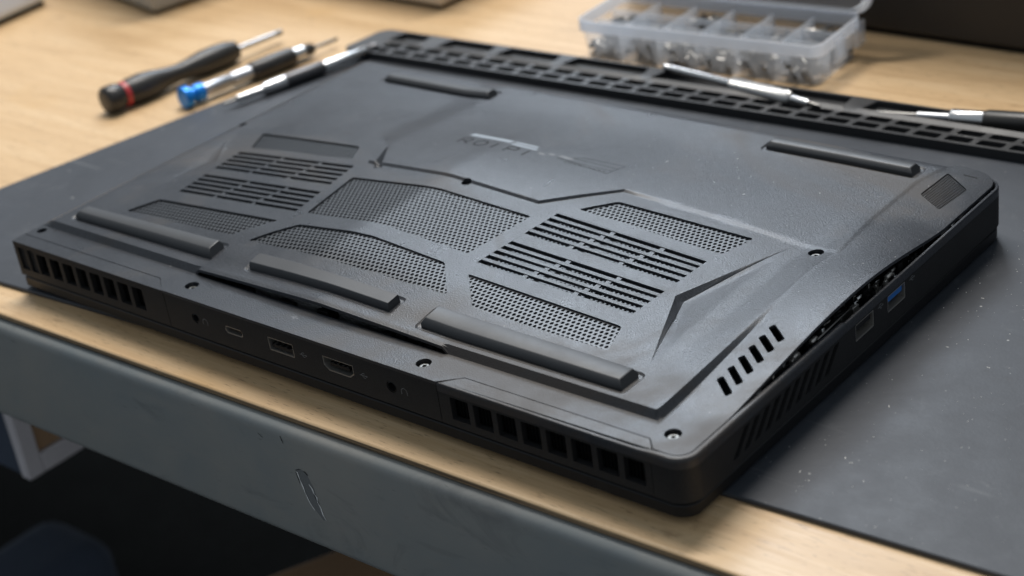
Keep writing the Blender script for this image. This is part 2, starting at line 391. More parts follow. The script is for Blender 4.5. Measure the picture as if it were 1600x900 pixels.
def tri_drop(x, y, T, depth, wall):
    """a dent whose deep corner is T[1], running out at T[0] and T[2] and along the chord between them"""
    (ax, ay), (ex, ey), (bx, by) = T
    def side(px, py, qx, qy):
        L = np.hypot(qx - px, qy - py)
        return ((qx - px) * (y - py) - (qy - py) * (x - px)) / L
    s = np.sign(side(ax, ay, ex, ey) * 0 + ((ex - ax) * (by - ay) - (ey - ay) * (bx - ax)))
    d1, d2 = s * side(ax, ay, ex, ey), s * side(ex, ey, bx, by)
    d3 = s * side(bx, by, ax, ay)
    dmax = s * (((ax - bx) * (ey - by) - (ay - by) * (ex - bx)) / np.hypot(ax - bx, ay - by))
    w = np.clip(d3 / dmax, 0, 1)
    t = np.clip(np.minimum(d1, d2) / wall, 0, 1)
    return depth * w * t
def bulge(x, y):
    c = 6.3 * soft_tri(x, 18, 155, 332, 7.0)
    g = sst(10, 52, y) * (1 - sst(120, 205, y))
    return c * g
def ramp(x):
    x = np.asarray(x, float); return sst(0, 3, x - SLIT[0]) * sst(0, 3, SLIT[1] - x)
def lift(x):
    return 2.3 * soft_tri(x, SLIT[0] - 2, 178, SLIT[1] + 2, 14.0) * ramp(x)
def stepw(x):
    s = np.clip((np.asarray(x, float) - SLIT[0]) / (SLIT[1] - SLIT[0]), 0, 1)
    return 1.8 + 0 * s
def zcover(x, y):
    x = np.asarray(x, float); y = np.asarray(y, float)
    xc = xcrease(y)
    t = np.clip((y - SLIT[2]) / stepw(x), 0, 1)
    e = lift(x) * (1 - sst(0, 26, y - SLIT[2]))
    amp = sst(88, 108, x)
    far = (1.0 - 0.5 * sst(215, 260, x)) * (1 - 0.6 * sst(290, 332, x)) * amp * np.clip((y - yfar(x)) / (1.2 + 1.4 * sst(228, 262, x)), 0, 1)
    main = ZR + e + 3.0 * np.maximum(t, ramp(x) * (0.86 + 0.14 * t)) + bulge(x, y) * sst(0, 14, y - SLIT[2]) + far
    main = main - tri_drop(x, y, RIDGE_R, 2.6, 2.6) - tri_drop(x, y, RIDGE_L, 0.8, 4.0)
    main = main - tri_drop(x, y, NOTCH, 4.6, 0.4)
    left = np.clip((x - 0.5) / 6.5, 0, 1)
    main = ZR + (main - ZR) * left
    main = ZR + (main - ZR) * np.clip((D - 0.5 - y) / 4.0, 0, 1)
    k = np.clip((x - xc) / (358.0 - xc), 0, 1)
    r = sst(18, 105, y) * (1 + 0.30 * sst(131, 137, y))
    b2 = 6.4 * np.clip(np.cos(np.clip((y - 110) / np.where(y < 110, 84, 66), -1, 1) * np.pi / 2), 0, 1) ** 1.3 * (0.25 + 0.75 * k) * np.clip((x - xc + 12) / 12, 0, 1)
    flange = ZR + 3.0 * np.minimum(r, 1.0) * (1 - k) ** 0.8 + (r - np.minimum(r, 1.0)) * 0
    tr = np.clip((xc + 1.8 - x) / 1.8, 0, 1)
    z = flange + (main - flange) * tr + b2 * np.where(y > 20, 1, 0)
    return np.where(y < SLIT[2], ZR, z)

# ---------------------------------------------------------------- the room below and the bench
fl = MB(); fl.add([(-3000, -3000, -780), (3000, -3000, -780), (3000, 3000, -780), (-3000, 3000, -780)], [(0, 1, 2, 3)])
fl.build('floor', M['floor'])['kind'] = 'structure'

bench = thing('workbench', 'workbench with a pale wooden top and a scuffed blue-grey steel front rail', 'workbench', (180, 200, -60))
def bench_y(x): return -16.8 + 0.021 * (x - 100)          # the front edge of the top, turned a little against the laptop
mb = MB()
XS = (-1400, 1600)
pr = [(0.9, -3.2), (0.0, -2.6), (0.0, -0.7), (0.25, -0.2), (0.9, 0.0)]    # rounded arris
vs = [(x, bench_y(x) + a, z) for x in XS for a, z in pr]
mb.add(vs, [(i, i + 5, i + 6, i + 1) for i in range(2, 4)]); mb.cur = 1; mb.add(vs, [(i, i + 5, i + 6, i + 1) for i in range(2)])
mb.cur = 0; mb.add([(XS[0], bench_y(XS[0]) + 0.9, 0), (XS[1], bench_y(XS[1]) + 0.9, 0), (XS[1], 900, 0), (XS[0], 900, 0)], [(0, 1, 2, 3)])
mb.cur = 1; mb.add([(XS[0], bench_y(XS[0]) + 0.9, -3.2), (XS[1], bench_y(XS[1]) + 0.9, -3.2), (XS[1], 900, -3.2), (XS[0], 900, -3.2)], [(3, 2, 1, 0)])
mb.build('tabletop', [M['wood'], M['ply']], bench, smooth=60)
mb = MB()
prof = [(30, -3.6), (1.6, -3.6), (0.0, -3.5), (-1.4, -3.9), (-2.5, -4.8), (-3.2, -6.0), (-3.55, -7.6), (-3.6, -9.2), (-3.6, -54.0), (-3.3, -56.0), (-2.3, -57.2), (-0.7, -57.6), (12, -57.6), (12, -56.4), (0.4, -56.2), (0.2, -40)]
xs = np.linspace(XS[0], XS[1], 60)
vs = [(x, bench_y(x) + a, z) for x in xs for a, z in prof]; n = len(prof)
mb.add(vs, [(j * n + i, j * n + i + 1, (j + 1) * n + i + 1, (j + 1) * n + i) for j in range(len(xs) - 1) for i in range(n - 1)])
mb.build('front_rail', M['rail'], bench, smooth=50)
# the chipped dent in the rail's paint: a scar with jagged lips, their glint put into the colour, and a few dark nicks round it
cx, cz = 193.5, -32.0
def rail_pt(a, b, d): return (cx + 1.45 * a, bench_y(cx + 1.45 * a) - 3.6 - d, cz + b)
def ribbon(pts, d, w):
    q = MB(); r_ = random.Random(len(pts)); L = [rail_pt(a - w * r_.uniform(.3, 1.2), b, d) for a, b in pts]; Rr = [rail_pt(a + w * r_.uniform(.3, 1.2), b, d + 0.12) for a, b in pts]
    q.add(L + Rr, [(i, i + 1, len(pts) + i + 1, len(pts) + i) for i in range(len(pts) - 1)]); return q
scar = [(-3.0, 10), (-1.0, 11.2), (0.8, 10.4), (1.6, 7.5), (2.6, 4), (2.9, 0), (3.6, -4), (4.6, -9.5), (3.6, -10.2), (2.0, -7.6), (0.2, -5.4), (-1.0, -2), (-1.8, 3), (-2.6, 7)]
mb = MB(); mb.add([rail_pt(a, b, 0.03) for a, b in scar] + [rail_pt(0.4, 1.0, 0.02)], [(i, (i + 1) % len(scar), len(scar)) for i in range(len(scar))]); mb.build('paint_scar', M['rail_bare'], bench)
ribbon([(-2.7, 9.4), (-2.2, 6), (-1.7, 3.5), (-1.3, 0.5), (-0.6, -2.4), (0.2, -5), (0.9, -6.6)], 0.07, 0.42).build('paint_chip_glint', M['chip'], bench)
ribbon([(0.9, 5.4), (1.9, 4.0), (2.2, 1.6), (3.0, 0.4), (2.9, -2), (3.6, -4.5), (4.0, -7), (4.7, -9.6)], 0.07, 0.36).build('paint_chip_glint', M['chip'], bench)
ribbon([(-3.1, 10), (-1.4, 11.3), (0.2, 11.0), (1.2, 9.6)], 0.09, 0.4).build('dark_nick', M['dark_print'], bench)
ribbon([(-3.3, 9), (-2.9, 6.5), (-2.5, 4.0)], 0.09, 0.18).build('dark_nick', M['dark_print'], bench)
ribbon([(2.0, 1.2), (2.6, -0.6), (3.4, -2.6)], 0.10, 0.22).build('dark_nick', M['dark_print'], bench)
ribbon([(-6.2, 24), (-5.6, 21)], 0.05, 0.22).build('dark_nick', M['dark_print'], bench)
ribbon([(-15, 21.5), (-13.6, 20.2)], 0.05, 0.3).build('dark_nick', M['dark_print'], bench)

# what stands in the dark under the bench
cab = thing('cabinet', 'white framed cabinet in the dark under the bench at the left', 'cabinet', (-120, 60, -150))
mb = MB(); r0 = 0.0
def cab_bar(mb, y0, y1, z0, z1, x0=-103, x1=-95): mb.box(x0, y0, z0, x1, y1, z1)
cab_bar(mb, 22, 32, -150, -66); cab_bar(mb, 210, 226, -150, -66); cab_bar(mb, 32, 210, -150, -138)
mb.build('door_frame', M['white_frame'], cab, bevel=1.0)
mb = MB(); mb.box(-101, 32, -138, -98, 210, -66); mb.build('door_panel', M['brown_wood'], cab)
mb = MB(); mb.box(-400, 24, -150, -104, 226, -66); mb.build('carcass', M['navy'], cab)
mb = MB(); mb.prism([(-36, 108), (2, 190), (300, 150), (262, 60)], -420, -250)
o = mb.build('wooden_crate', M['brown_wood'], bevel=3); tag(o, 'dark brown wooden box barely lit below the bench', 'crate')
mb = MB(); mb.prism(rrect(-330, 10, -252, 150, 20, 4), -480, -330)
o = mb.build('tool_bag', M['navy'], bevel=25, seg=5); tag(o, 'dark navy bag standing low in the gloom under the bench', 'bag')

# ---------------------------------------------------------------- the repair mat
mat_t = thing('repair_mat', 'dark grey silicone repair mat with moulded tool trays, dusty and scratched', 'work mat', (150, 150, 0))
def rot2(x, y, a=math.radians(1.9), ox=-70.0, oy=270.0): return ox + x * math.cos(a) - y * math.sin(a), oy + x * math.sin(a) + y * math.cos(a)
mb = MB()
outl = [(-124, -8.3), (-17, -2.2), (358, 21.0), (700, 38.5), (700, 305), (-60, 278), (-72, 273)]
mb.prism(outl, 0.0, 2.0)
mb.build('mat_sheet', M['mat'], mat_t, bevel=0.5)
# tool strip: (u, v) run along and across it
U1 = 620.0
out_uv = [(0, 3.6), (U1, 3.6), (U1, 34), (9, 34)]
holes = []
pockets = [(22, 46), (58, 94), (100, 139), (145, 196), (202, 312), (321, 545)]
for a, b in pockets: holes.append(round_poly([(a, 21.4), (b, 21.4), (b - 1, 32.4), (a + 3.5, 32.4)], 1.6))
cells = []
pitch = 15.2
for k in range(39):
    a = 20 + k * pitch; 
    cells.append(round_poly([(a, 5.6), (a + 12.4, 5.6), (a + 13.0, 10.9), (a + 1.0, 10.9)], 1.3, 2))
    cells.append(round_poly([(a + 2.5, 13.1), (a + 14.9, 13.1), (a + 15.5, 18.6), (a + 3.5, 18.6)], 1.3, 2))
V, F, rim = sheet(round_poly(out_uv, 7, 5), holes + cells, [], None)
mb = MB()
def tz(u, v): return 8.0 - 1.4 * (1 - sst(19.3, 21.2, v))
def top(V):
    p = [rot2(u, v) for u, v in V]; return np.array([(x, y, z) for (x, y), z in zip(p, tz(V[:, 0], V[:, 1]))])
def low(V):
    p = [rot2(u, v) for u, v in V]; return np.array([(x, y, 2.4 if 3.7 < v < 33.9 and u > 1 else 0.2) for (x, y), v, u in zip(p, V[:, 1], V[:, 0])])
add_sheet(mb, V, F, rim, top, low)
mb.build('tool_tray', M['tray'], mat_t, smooth=25)
mb = MB(); mb.prism([rot2(*p) for p in [(9, 5), (U1 - 1, 5), (U1 - 1, 33.3), (12, 33.3)]], 1.9, 2.6); mb.build('tray_floor', M['tray'], mat_t)
mb = MB(); mb.prism([rot2(*p) for p in [(10, 20.6), (U1 - 1, 20.6), (U1 - 1, 33.4), (13, 33.4)]], 2.6, 4.9); mb.build('pocket_floor', M['tray'], mat_t)
mb = MB(); mb.prism([rot2(*p) for p in [(10, 5), (U1 - 1, 5), (U1 - 1, 19.4), (10, 19.4)]], 2.6, 3.6); mb.build('grid_floor', M['tray'], mat_t)

# ---------------------------------------------------------------- the laptop

laptop = thing('laptop', 'black gaming laptop lying upside down with a bulging, lifted bottom cover', 'laptop', (180, 112, 2.6))

# openings of the cover (measured on its bulged surface)
GRILLES = {
 'a': [(27.5, 128.0), (90.5, 131.0), (98.8, 118.6), (36.0, 112.5)],
 'c': [(39.7, 53.7), (114.8, 57.2), (103.3, 40.2), (33.4, 39.4)],
 'd': [(114.0, 102.8), (162.5, 107.9), (212.5, 106.1), (210.2, 69.6), (165.5, 71.5), (121.7, 67.5)],
 'e': [(127.3, 57.7), (165.5, 62.3), (206.9, 59.7), (223.6, 41.9), (115.1, 39.4)],
 'f': [(236.0, 133.6), (300.9, 132.3), (297.0, 116.2), (225.8, 120.1)],
 'h': [(221.2, 57.2), (295.3, 55.0), (300.4, 39.7), (238.5, 39.2)]}
LOUVRES = {
 'b': [(34.0, 107.6), (105.0, 113.3), (115.9, 65.0), (42.2, 61.6)],
 'g': [(220.5, 114.0), (295.2, 109.6), (293.4, 62.4), (218.0, 64.4)]}
SCREWS = [(112.9, 8.6), (241.7, 7.6), (346.3, 12.6), (327.5, 133.0)]
EMPTY_HOLES = [(7.6, 132.1), (168.2, 117.3), (5.4, 12.6)]
PADS = {  # rubber feet: x0, x1, y0, y1 at the base, height
 'near_left': (15.5, 107.5, 24.6, 32.4, 3.0), 'middle': (131.5, 209.5, 24.6, 31.0, 2.6), 'near_right': (227.5, 319.0, 22.4, 32.2, 3.0),
 'far_left': (37.0, 107.0, 203.0, 209.6, 2.6), 'far_right': (259.5, 328.0, 206.6, 213.6, 2.8)}
def pad_outline(k, d=0.0):
    x0, x1, y0, y1, h = PADS[k]
    sl = {'near_left': 0.058, 'middle': -0.012, 'near_right': -0.030, 'far_left': 0.010, 'far_right': 0.008}[k]
    ctr = (x0 + x1) / 2
    return [(x0 - d, y0 - d + sl * (x0 - ctr) * 0 ), (x1 + d, y0 - d), (x1 + d, y1 + d), (x0 - d, y1 + d)]
def zc(x, y):
    z = zcover(x, y)
    for k in PADS:                                           # a shallow seat round every foot
        x0, x1, y0, y1, h = PADS[k]
        d = np.hypot(np.maximum(np.maximum(x0 - x, x - x1), 0), np.maximum(np.maximum(y0 - y, y - y1), 0))
        z = z - 0.6 * (1 - np.clip((d - 1.3) / 0.9, 0, 1))
    return z
outline = resample(
    [(0.4, 7.0), (94.8, 7.0), (104.2, 0.0), (254.0, 0.0), (262.0, 7.0), (341.5, 7.0), (345.6, 2.55)]
    + [(351.9 + 5.45 * math.sin(math.radians(a)), 8.12 - 5.55 * math.cos(math.radians(a))) for a in (0, 15, 30, 45, 60, 75, 90)]
    + [(357.3, 215.0)] + [(348.3 + 9 * math.cos(math.radians(a)), 215.0 + 9 * math.sin(math.radians(a))) for a in (15, 30, 45, 60, 75, 90)]
    + [(0.4, 224.0)], 3.0)
slit = [(SLIT[0], SLIT[2] - 0.02)] + [(x, SLIT[2] - 0.25) for x in np.linspace(SLIT[0] + 3, SLIT[1] - 3, 40)] + [(SLIT[1], SLIT[2] - 0.02)] + [(x, SLIT[2] + 0.05) for x in np.linspace(SLIT[1] - 3, SLIT[0] + 3, 40)]
holes = [resample(round_poly(p, 1.6), 3.0) for p in GRILLES.values()] + [resample(round_poly(p, 1.2), 3.0) for p in LOUVRES.values()]
holes += [circle(x, y, 2.95, 24) for x, y in SCREWS] + [circle(x, y, 2.3, 20) for x, y in EMPTY_HOLES] + [slit]
SLOTS = []
for k in range(6):                                           # the six outlets in the right flange
    y = 37.9 + k * 6.55
    SLOTS.append(round_poly([(341.4, y + 7.0), (349.9, y - 0.2), (351.0, y + 2.6), (342.6, y + 9.6)], 0.9))
holes += SLOTS
SPEAKER = [(337.6, 193.5), (338.6, 216.2), (351.2, 208.2), (349.6, 187.0)]
SPEAKER = [(337.6, 194.5), (349.6, 187.4), (351.2, 207.6), (338.6, 216.0)]
holes.append(resample(round_poly(SPEAKER, 1.5), 3.0))
lines = []
yy = np.linspace(16.31, 223, 90)
for d in (-0.05, 0.35, 0.9, 1.45, 1.85): lines.append([(float(xcrease(y)) + d, float(y)) for y in yy])
xx = np.concatenate([np.linspace(1, 106, 40), np.linspace(247, 334, 34)])
for fr in (0.0, 0.25, 0.5, 0.75, 1.0):
    lines.append([(float(x), SLIT[2] + 0.02 + 1.8 * fr) for x in np.linspace(1, 105.5, 40)]); lines.append([(float(x), SLIT[2] + 0.02 + 1.8 * fr) for x in np.linspace(246.5, 336, 34)])
for q in (0.3, 0.6, 1.0): lines.append([(float(x), SLIT[2] + 0.1 + float(stepw(x)) * q) for x in np.linspace(107, 245, 60)])
for d in (0.0, 0.4, 0.8, 1.25, 1.9, 2.65):
    lines.append(resample([(float(x), float(yfar(x)) + d) for x in FAR_EDGE[:, 0]], 3.0, False))
for T_, wl in ((RIDGE_R, 2.4), (RIDGE_L, 4.0), (NOTCH, 0.7)):
    a, e, b = [np.array(q, float) for q in T_]; m_ = (a + b) / 2; ax_ = (m_ - e) / np.linalg.norm(m_ - e)
    lines.append([tuple(a), tuple(e), tuple(b)])
    lines.append([tuple(a), tuple(e + ax_ * wl * 1.25), tuple(b)])
for k in PADS:
    for d in (1.25, 1.7, 2.2):
        x0, x1, y0, y1, h = PADS[k]; q_ = rrect(x0 - d, y0 - d, x1 + d, y1 + d, d, 4); lines.append(resample(q_, 3.0) + [q_[0]])
V, F, rim = sheet(outline, holes, lines, 2.1)
ZT = zc(V[:, 0], V[:, 1])
mb = MB()
near_slit = lambda V: (np.abs(V[:, 1] - SLIT[2]) < 0.3) & (V[:, 0] > SLIT[0]) & (V[:, 0] < SLIT[1])
ztop = xyz(zc)
def zlow(V):
    z = zc(V[:, 0], V[:, 1]); dep = np.full(len(V), 1.3)
    for x, y in SCREWS + EMPTY_HOLES: dep[np.hypot(V[:, 0] - x, V[:, 1] - y) < 3.1] = 2.4
    return np.column_stack([V[:, 0], V[:, 1], z - dep])
add_sheet(mb, V, F, rim, ztop, zlow)
cover = mb.build('bottom_cover', M['cover'], laptop, smooth=22, label='bulging bottom cover lifted off its rear and right edges')
print('cover tris', len(F))

# ---- perforated sheets under the openings
def perforated(name, poly, pitch, hole, drop, parent, mat, zfun, ang=0.0, thick=0.5, tall=1.22):
    P_ = np.array(grow(poly, 1.6)); c0 = P_.mean(0); R_ = np.hypot(*(P_ - c0).T).max()
    ca, sa = math.cos(ang), math.sin(ang); dy = pitch * math.sqrt(3) / 2; n = int(R_ / dy) + 2
    ctr = []
    for j in range(-n, n + 1):
        for i in range(-n - 2, n + 3):
            u, v = (i + 0.5 * (j % 2)) * pitch, j * dy * tall; ctr.append((c0[0] + u * ca - v * sa, c0[1] + u * sa + v * ca))
    ctr = np.array(ctr); ctr = ctr[inside(P_.tolist(), ctr[:, 0], ctr[:, 1])]
    a6 = ang + math.pi / 6 + np.arange(6) * math.pi / 3; ro = pitch / math.sqrt(3); ri = hole / 2
    o_ = np.stack([np.cos(a6 - ang), tall * np.sin(a6 - ang)], 1); o_ = np.stack([o_[:, 0] * ca - o_[:, 1] * sa, o_[:, 0] * sa + o_[:, 1] * ca], 1)
    vs, fs = [], []
    for cx, cy in ctr:
        b_ = len(vs); z0 = float(zfun(cx, cy)) - drop
        for (dx, dy_) in o_: vs.append((cx + dx * ro, cy + dy_ * ro, 0))
        for (dx, dy_) in o_: vs.append((cx + dx * ri, cy + dy_ * ri, 0))
        for (dx, dy_) in o_: vs.append((cx + dx * ri * 0.96, cy + dy_ * ri * 0.96, thick))
        for i in range(6):
            k_ = (i + 1) % 6; fs.append((b_ + i, b_ + k_, b_ + 6 + k_, b_ + 6 + i)); fs.append((b_ + 6 + i, b_ + 6 + k_, b_ + 12 + k_, b_ + 12 + i))
    A = np.array(vs); z = zfun(A[:, 0], A[:, 1]) - drop - A[:, 2]; A[:, 2] = z
    m_ = MB(); m_.add(A.tolist(), fs); o = m_.build(name, mat, parent, kind='stuff'); return o
for k, p in GRILLES.items():
    perforated('mesh_grille', p, 2.15, 1.58, 0.75, cover, M['grille'], zc, ang=math.atan2(p[1][1] - p[0][1], p[1][0] - p[0][0]))
for k, p in LOUVRES.items():
    perforated('mesh_grille', p, 2.1, 1.45, 2.4, cover, M['grille'], zc, ang=0.0)
ps = [tuple(p) for p in SPEAKER]
mb = MB()
# speaker grille: narrow ribs across the opening
A_, B_, C_, D_ = [np.array(p) for p in SPEAKER]
for i in range(11):
    t0, t1 = (i + 0.22) / 11, (i + 0.86) / 11
    q = [A_ + (B_ - A_) * t0, A_ + (B_ - A_) * t1, D_ + (C_ - D_) * t1, D_ + (C_ - D_) * t0]
    for s in range(24):
        s0, s1 = s / 24, (s + 0.6) / 24
        e = [q[0] + (q[3] - q[0]) * s0, q[1] + (q[2] - q[1]) * s0, q[1] + (q[2] - q[1]) * s1, q[0] + (q[3] - q[0]) * s1]
        z_ = [float(zc(*p)) for p in e]; mb.add([(p[0], p[1], z - 0.9) for p, z in zip(e, z_)] + [(p[0], p[1], z - 0.45) for p, z in zip(e, z_)], [(4, 5, 6, 7), (0, 1, 5, 4), (1, 2, 6, 5), (2, 3, 7, 6), (3, 0, 4, 7)])
    e = [q[0], q[1], q[2], q[3]]; z_ = [float(zc(*p)) for p in e]
    mb.add([(p[0], p[1], z - 0.8) for p, z in zip(e, z_)], [(0, 1, 2, 3)])
mb.build('speaker_grille', M['cover'], cover, kind='stuff')
mb = MB(); mb.add([(p[0], p[1], float(zc(*p)) - 1.3) for p in grow(SPEAKER, 1)], [(0, 1, 2, 3)]); mb.build('speaker_backing', M['black'], cover)

# ---- louvres: every bar between two slots is a slat of the cover
def louvre(poly, rows, stag):
    TL, TR, BR, BL = [np.array(p) for p in poly]
    def pt(s, t): return (TL + (TR - TL) * s) * (1 - t) + (BL + (BR - BL) * s) * t
    edges = []; n = rows // 2; sw = 0.45 / n
    slots = [(0.015 + i * 0.088, 0.015 + i * 0.088 + 0.050) for i in range(n)] + [(0.565 + i * 0.088, 0.565 + i * 0.088 + 0.050) for i in range(n)]
    cuts = [0.0] + [x for s in slots for x in s] + [1.0]
    for j in range(0, len(cuts), 2):
        t0, t1 = cuts[j], cuts[j + 1]
        if t1 - t0 < 0.004: continue
        m_ = MB(); N = 10; vs = []
        for i in range(N + 1):
            s = i / N
            for t in (t0, t1):
                p = pt(-0.01 + s * 1.02, t); z = float(zc(*p)); vs += [(p[0], p[1], z - 0.04), (p[0], p[1], z - 1.3)]
        for i in range(N):
            b_ = 4 * i; c_ = b_ + 4
            m_.add(vs, []) if i == 0 else None
            m_.f += [(b_, b_ + 2, c_ + 2, c_), (b_ + 1, c_ + 1, c_ + 3, b_ + 3), (b_, c_, c_ + 1, b_ + 1), (b_ + 2, b_ + 3, c_ + 3, c_ + 2)]; m_.mi += [0] * 4
        if j + 2 < len(cuts):                                 # the two short bridges across the slot below
            for q in (0.335, 0.665):
                s0 = q + stag * (((j // 2) % 5) - 2); s1 = s0 + 0.028; ta, tb = t1 - 0.001, cuts[j + 2] + 0.001
                e = [pt(s0, ta), pt(s1, ta), pt(s1 + 0.004, tb), pt(s0 + 0.004, tb)]; z_ = [float(zc(*p)) - 0.35 for p in e]
                m_.add([(p[0], p[1], z) for p, z in zip(e, z_)] + [(p[0], p[1], z - 0.9) for p, z in zip(e, z_)], [(3, 2, 1, 0), (0, 1, 5, 4), (1, 2, 6, 5), (2, 3, 7, 6), (3, 0, 4, 7)])
        m_.build('slat', M['cover'], cover)
louvre(LOUVRES['b'], 10, -0.022); louvre(LOUVRES['g'], 10, -0.022)

# ---- rubber feet
for k in PADS:
    x0, x1, y0, y1, h = PADS[k]
    m_ = MB(); N = max(8, int((x1 - x0) / 4)); ins = 1.5 if k != 'middle' else 0.4
    sec = [(0.0, -1.2, 0), (0.0, 0.35, 0), (0.30, 0.75, 1), (0.92, 0.97, 1), (1.0, 1.0, 1)]
    rows_ = []
    for i in range(N + 1):
        s = i / N; x = x0 + (x1 - x0) * s; zb = [float(zcover(x, y)) for y in (y0, (y0 + y1) / 2, y1)]; zm = zb[1]; tilt = (zb[2] - zb[0])
        e = 1.0 if 0 < i < N else 0.0
        rows_.append((x, zm, tilt))
    def ring(x, dx, zm, tilt, cap):
        w_ = ins
        pts = [(y0, -1.0), (y0, h * 0.35), (y0 + w_ * 0.8, h * 0.93), (y0 + w_ * 1.15, h), (y1 - w_ * 0.7, h), (y1 - w_ * 0.4, h * 0.93), (y1, h * 0.35), (y1, -1.0)]
        out = []
        for y, z in pts:
            f_ = (y - (y0 + y1) / 2) / (y1 - y0); zz = z
            xx_ = x + (dx * max(0.0, (z - h * 0.35) / (h * 0.65)) if dx else 0)
            out.append((xx_, y, zm + tilt * f_ + zz))
        return out
    rs = []
    for i, (x, zm, tilt) in enumerate(rows_): rs.append(ring(x, ins * 1.1 if i == 0 else (-ins * 1.1 if i == N else 0), zm, tilt, i in (0, N)))
    vs = [p for r_ in rs for p in r_]
    fs = [(j * 8 + i, (j + 1) * 8 + i, (j + 1) * 8 + i + 1, j * 8 + i + 1) for j in range(N) for i in range(7)]
    fs += [tuple(range(7, -1, -1))[::-1], tuple(range(N * 8, N * 8 + 8))[::-1]]
    m_.add(vs, fs)
    m_.build('rubber_foot', M['rubber'], laptop, bevel=0.3)

# ---- screws in their wells
def screw_mesh():
    m_ = MB(); n = 24
    prof = [(1.95, -0.5), (1.95, 0.0), (1.75, 0.2), (0.95, 0.24)]
    vs = []; fs = []
    for r_, z in prof: vs += [(x, y, z) for x, y in circle(0, 0, r_, n)]
    sock = [(0.88 * (1.0 if i % 4 else 0.7) * math.cos(2 * math.pi * i / n), 0.88 * (1.0 if i % 4 else 0.7) * math.sin(2 * math.pi * i / n)) for i in range(n)]
    vs += [(x, y, 0.22) for x, y in sock] + [(x * 0.9, y * 0.9, -0.7) for x, y in sock]
    for j in range(5): fs += [(j * n + i, j * n + (i + 1) % n, (j + 1) * n + (i + 1) % n, (j + 1) * n + i) for i in range(n)]
    fs.append(tuple(range(5 * n, 6 * n))); m_.add(vs, fs); return m_
scr = None
for x, y in SCREWS:
    if scr is None:
        scr = screw_mesh().build('screw', M['black_screw'], None, smooth=40, at=(0, 0, 0)); o = scr
    else:
        o = scr.copy(); COL.objects.link(o); o.parent = None
    o.location = Vector((x, y, float(zcover(x, y)) - 1.5)) * MM; adopt(o, laptop)
for x, y in SCREWS + EMPTY_HOLES:                              # the floor of each well
    m_ = MB(); z = float(zcover(x, y)) - 2.55; m_.add([(a, b, z) for a, b in circle(x, y, 3.1, 16)], [tuple(range(16))]); m_.build('screw_well', M['black'], laptop)

# ---- the chassis: walls with openings, a rim, a floor, vent blocks
ZB = 9.0                                                       # underside of the chassis, above the lid
def wall(outline, holes, place, depth, mb):
    """a flat wall with openings: outline and holes in its own plane, place(a, b, d) -> point at depth d behind its face"""
    V, F, rim = sheet(outline, holes, [], None)
    add_sheet(mb, V, F, rim, lambda V: np.array([place(a, b, 0) for a, b in V]), lambda V: np.array([place(a, b, depth) for a, b in V]))
rear_place = lambda a, b, d: (a, 0.12 + d, b)
side_place = lambda a, b, d: (359.9 - d, a, b)
PORTS_REAR = {'jack': [(122.3, 17.8), (230.6, 17.0)]}
holes_rear = [circle(122.3, 17.6, 2.2, 20), circle(230.8, 16.9, 2.5, 20),
              rrect(140.0, 15.6, 150.3, 19.0, 1.5, 4), rrect(165.2, 14.6, 179.4, 20.6, 0.5, 2),
              [(195.4, 20.4), (211.6, 20.4), (211.6, 16.4), (209.0, 14.4), (198.0, 14.4), (195.4, 16.4)]]
mb = MB()
wall([(104.35, ZB), (253.85, ZB), (253.85, 25.7), (104.35, 25.7)], holes_rear, rear_place, 2.2, mb)
# the right wall, its slanted outlets and two ports
def slant(y): return [(y, 12.2), (y + 3.6, 12.2), (y + 11.4, 21.0), (y + 7.8, 21.0)]
side_holes = [round_poly(slant(25.0 + k * 6.35), 0.5, 2) for k in range(10)]
SIDE_PORTS = [(104.4, 117.4, 14.8, 21.6), (127.4, 140.6, 14.8, 21.6)]
side_holes += [rrect(a, c, b, d, 0.5, 2) for a, b, c, d in SIDE_PORTS]
wall([(8, ZB), (214.6, ZB), (214.6, 22.1), (8, 22.1)], side_holes, side_place, 2.0, mb)
# rounded corners, the hidden walls and the rim
def arc(cx, cy, r, a0, a1, n=10): return [(cx + r * math.cos(math.radians(a0 + (a1 - a0) * i / n)), cy + r * math.sin(math.radians(a0 + (a1 - a0) * i / n))) for i in range(n + 1)]
def strip(path, z0, z1):
    n = len(path); mb.add([(x, y, z0) for x, y in path] + [(x, y, z1) for x, y in path], [(i, i + 1, n + i + 1, n + i) for i in range(n - 1)])
strip([(346.0, 0.12)] + arc(351.9, 8.12, 8, -90, 0), ZB, 22.1)
strip(arc(349.9, 214.6, 10, 0, 90), ZB, 22.1)
strip([(349.9, 224.6), (0.1, 224.6), (0.1, 7)], ZB, 25.6)
path = [(x, 0.12) for x in np.linspace(254.2, 340, 8)] + [(343.0, 0.12), (346.0, 0.12), (349.0, 0.12)] + arc(351.9, 8.12, 8, -90, 0) + [(359.9, y) for y in list(np.linspace(14, 96.8, 18)) + [97.2, 97.8, 98.4, 98.9] + list(np.linspace(100, 210, 20))] + arc(349.9, 214.6, 10, 0, 90) + [(340, 224.6)]
nrm = []
for i, p in enumerate(path):
    a, b = np.array(path[max(0, i - 1)]), np.array(path[min(len(path) - 1, i + 1)]); d_ = (b - a) / np.hypot(*(b - a)); nrm.append((d_[1], -d_[0]))
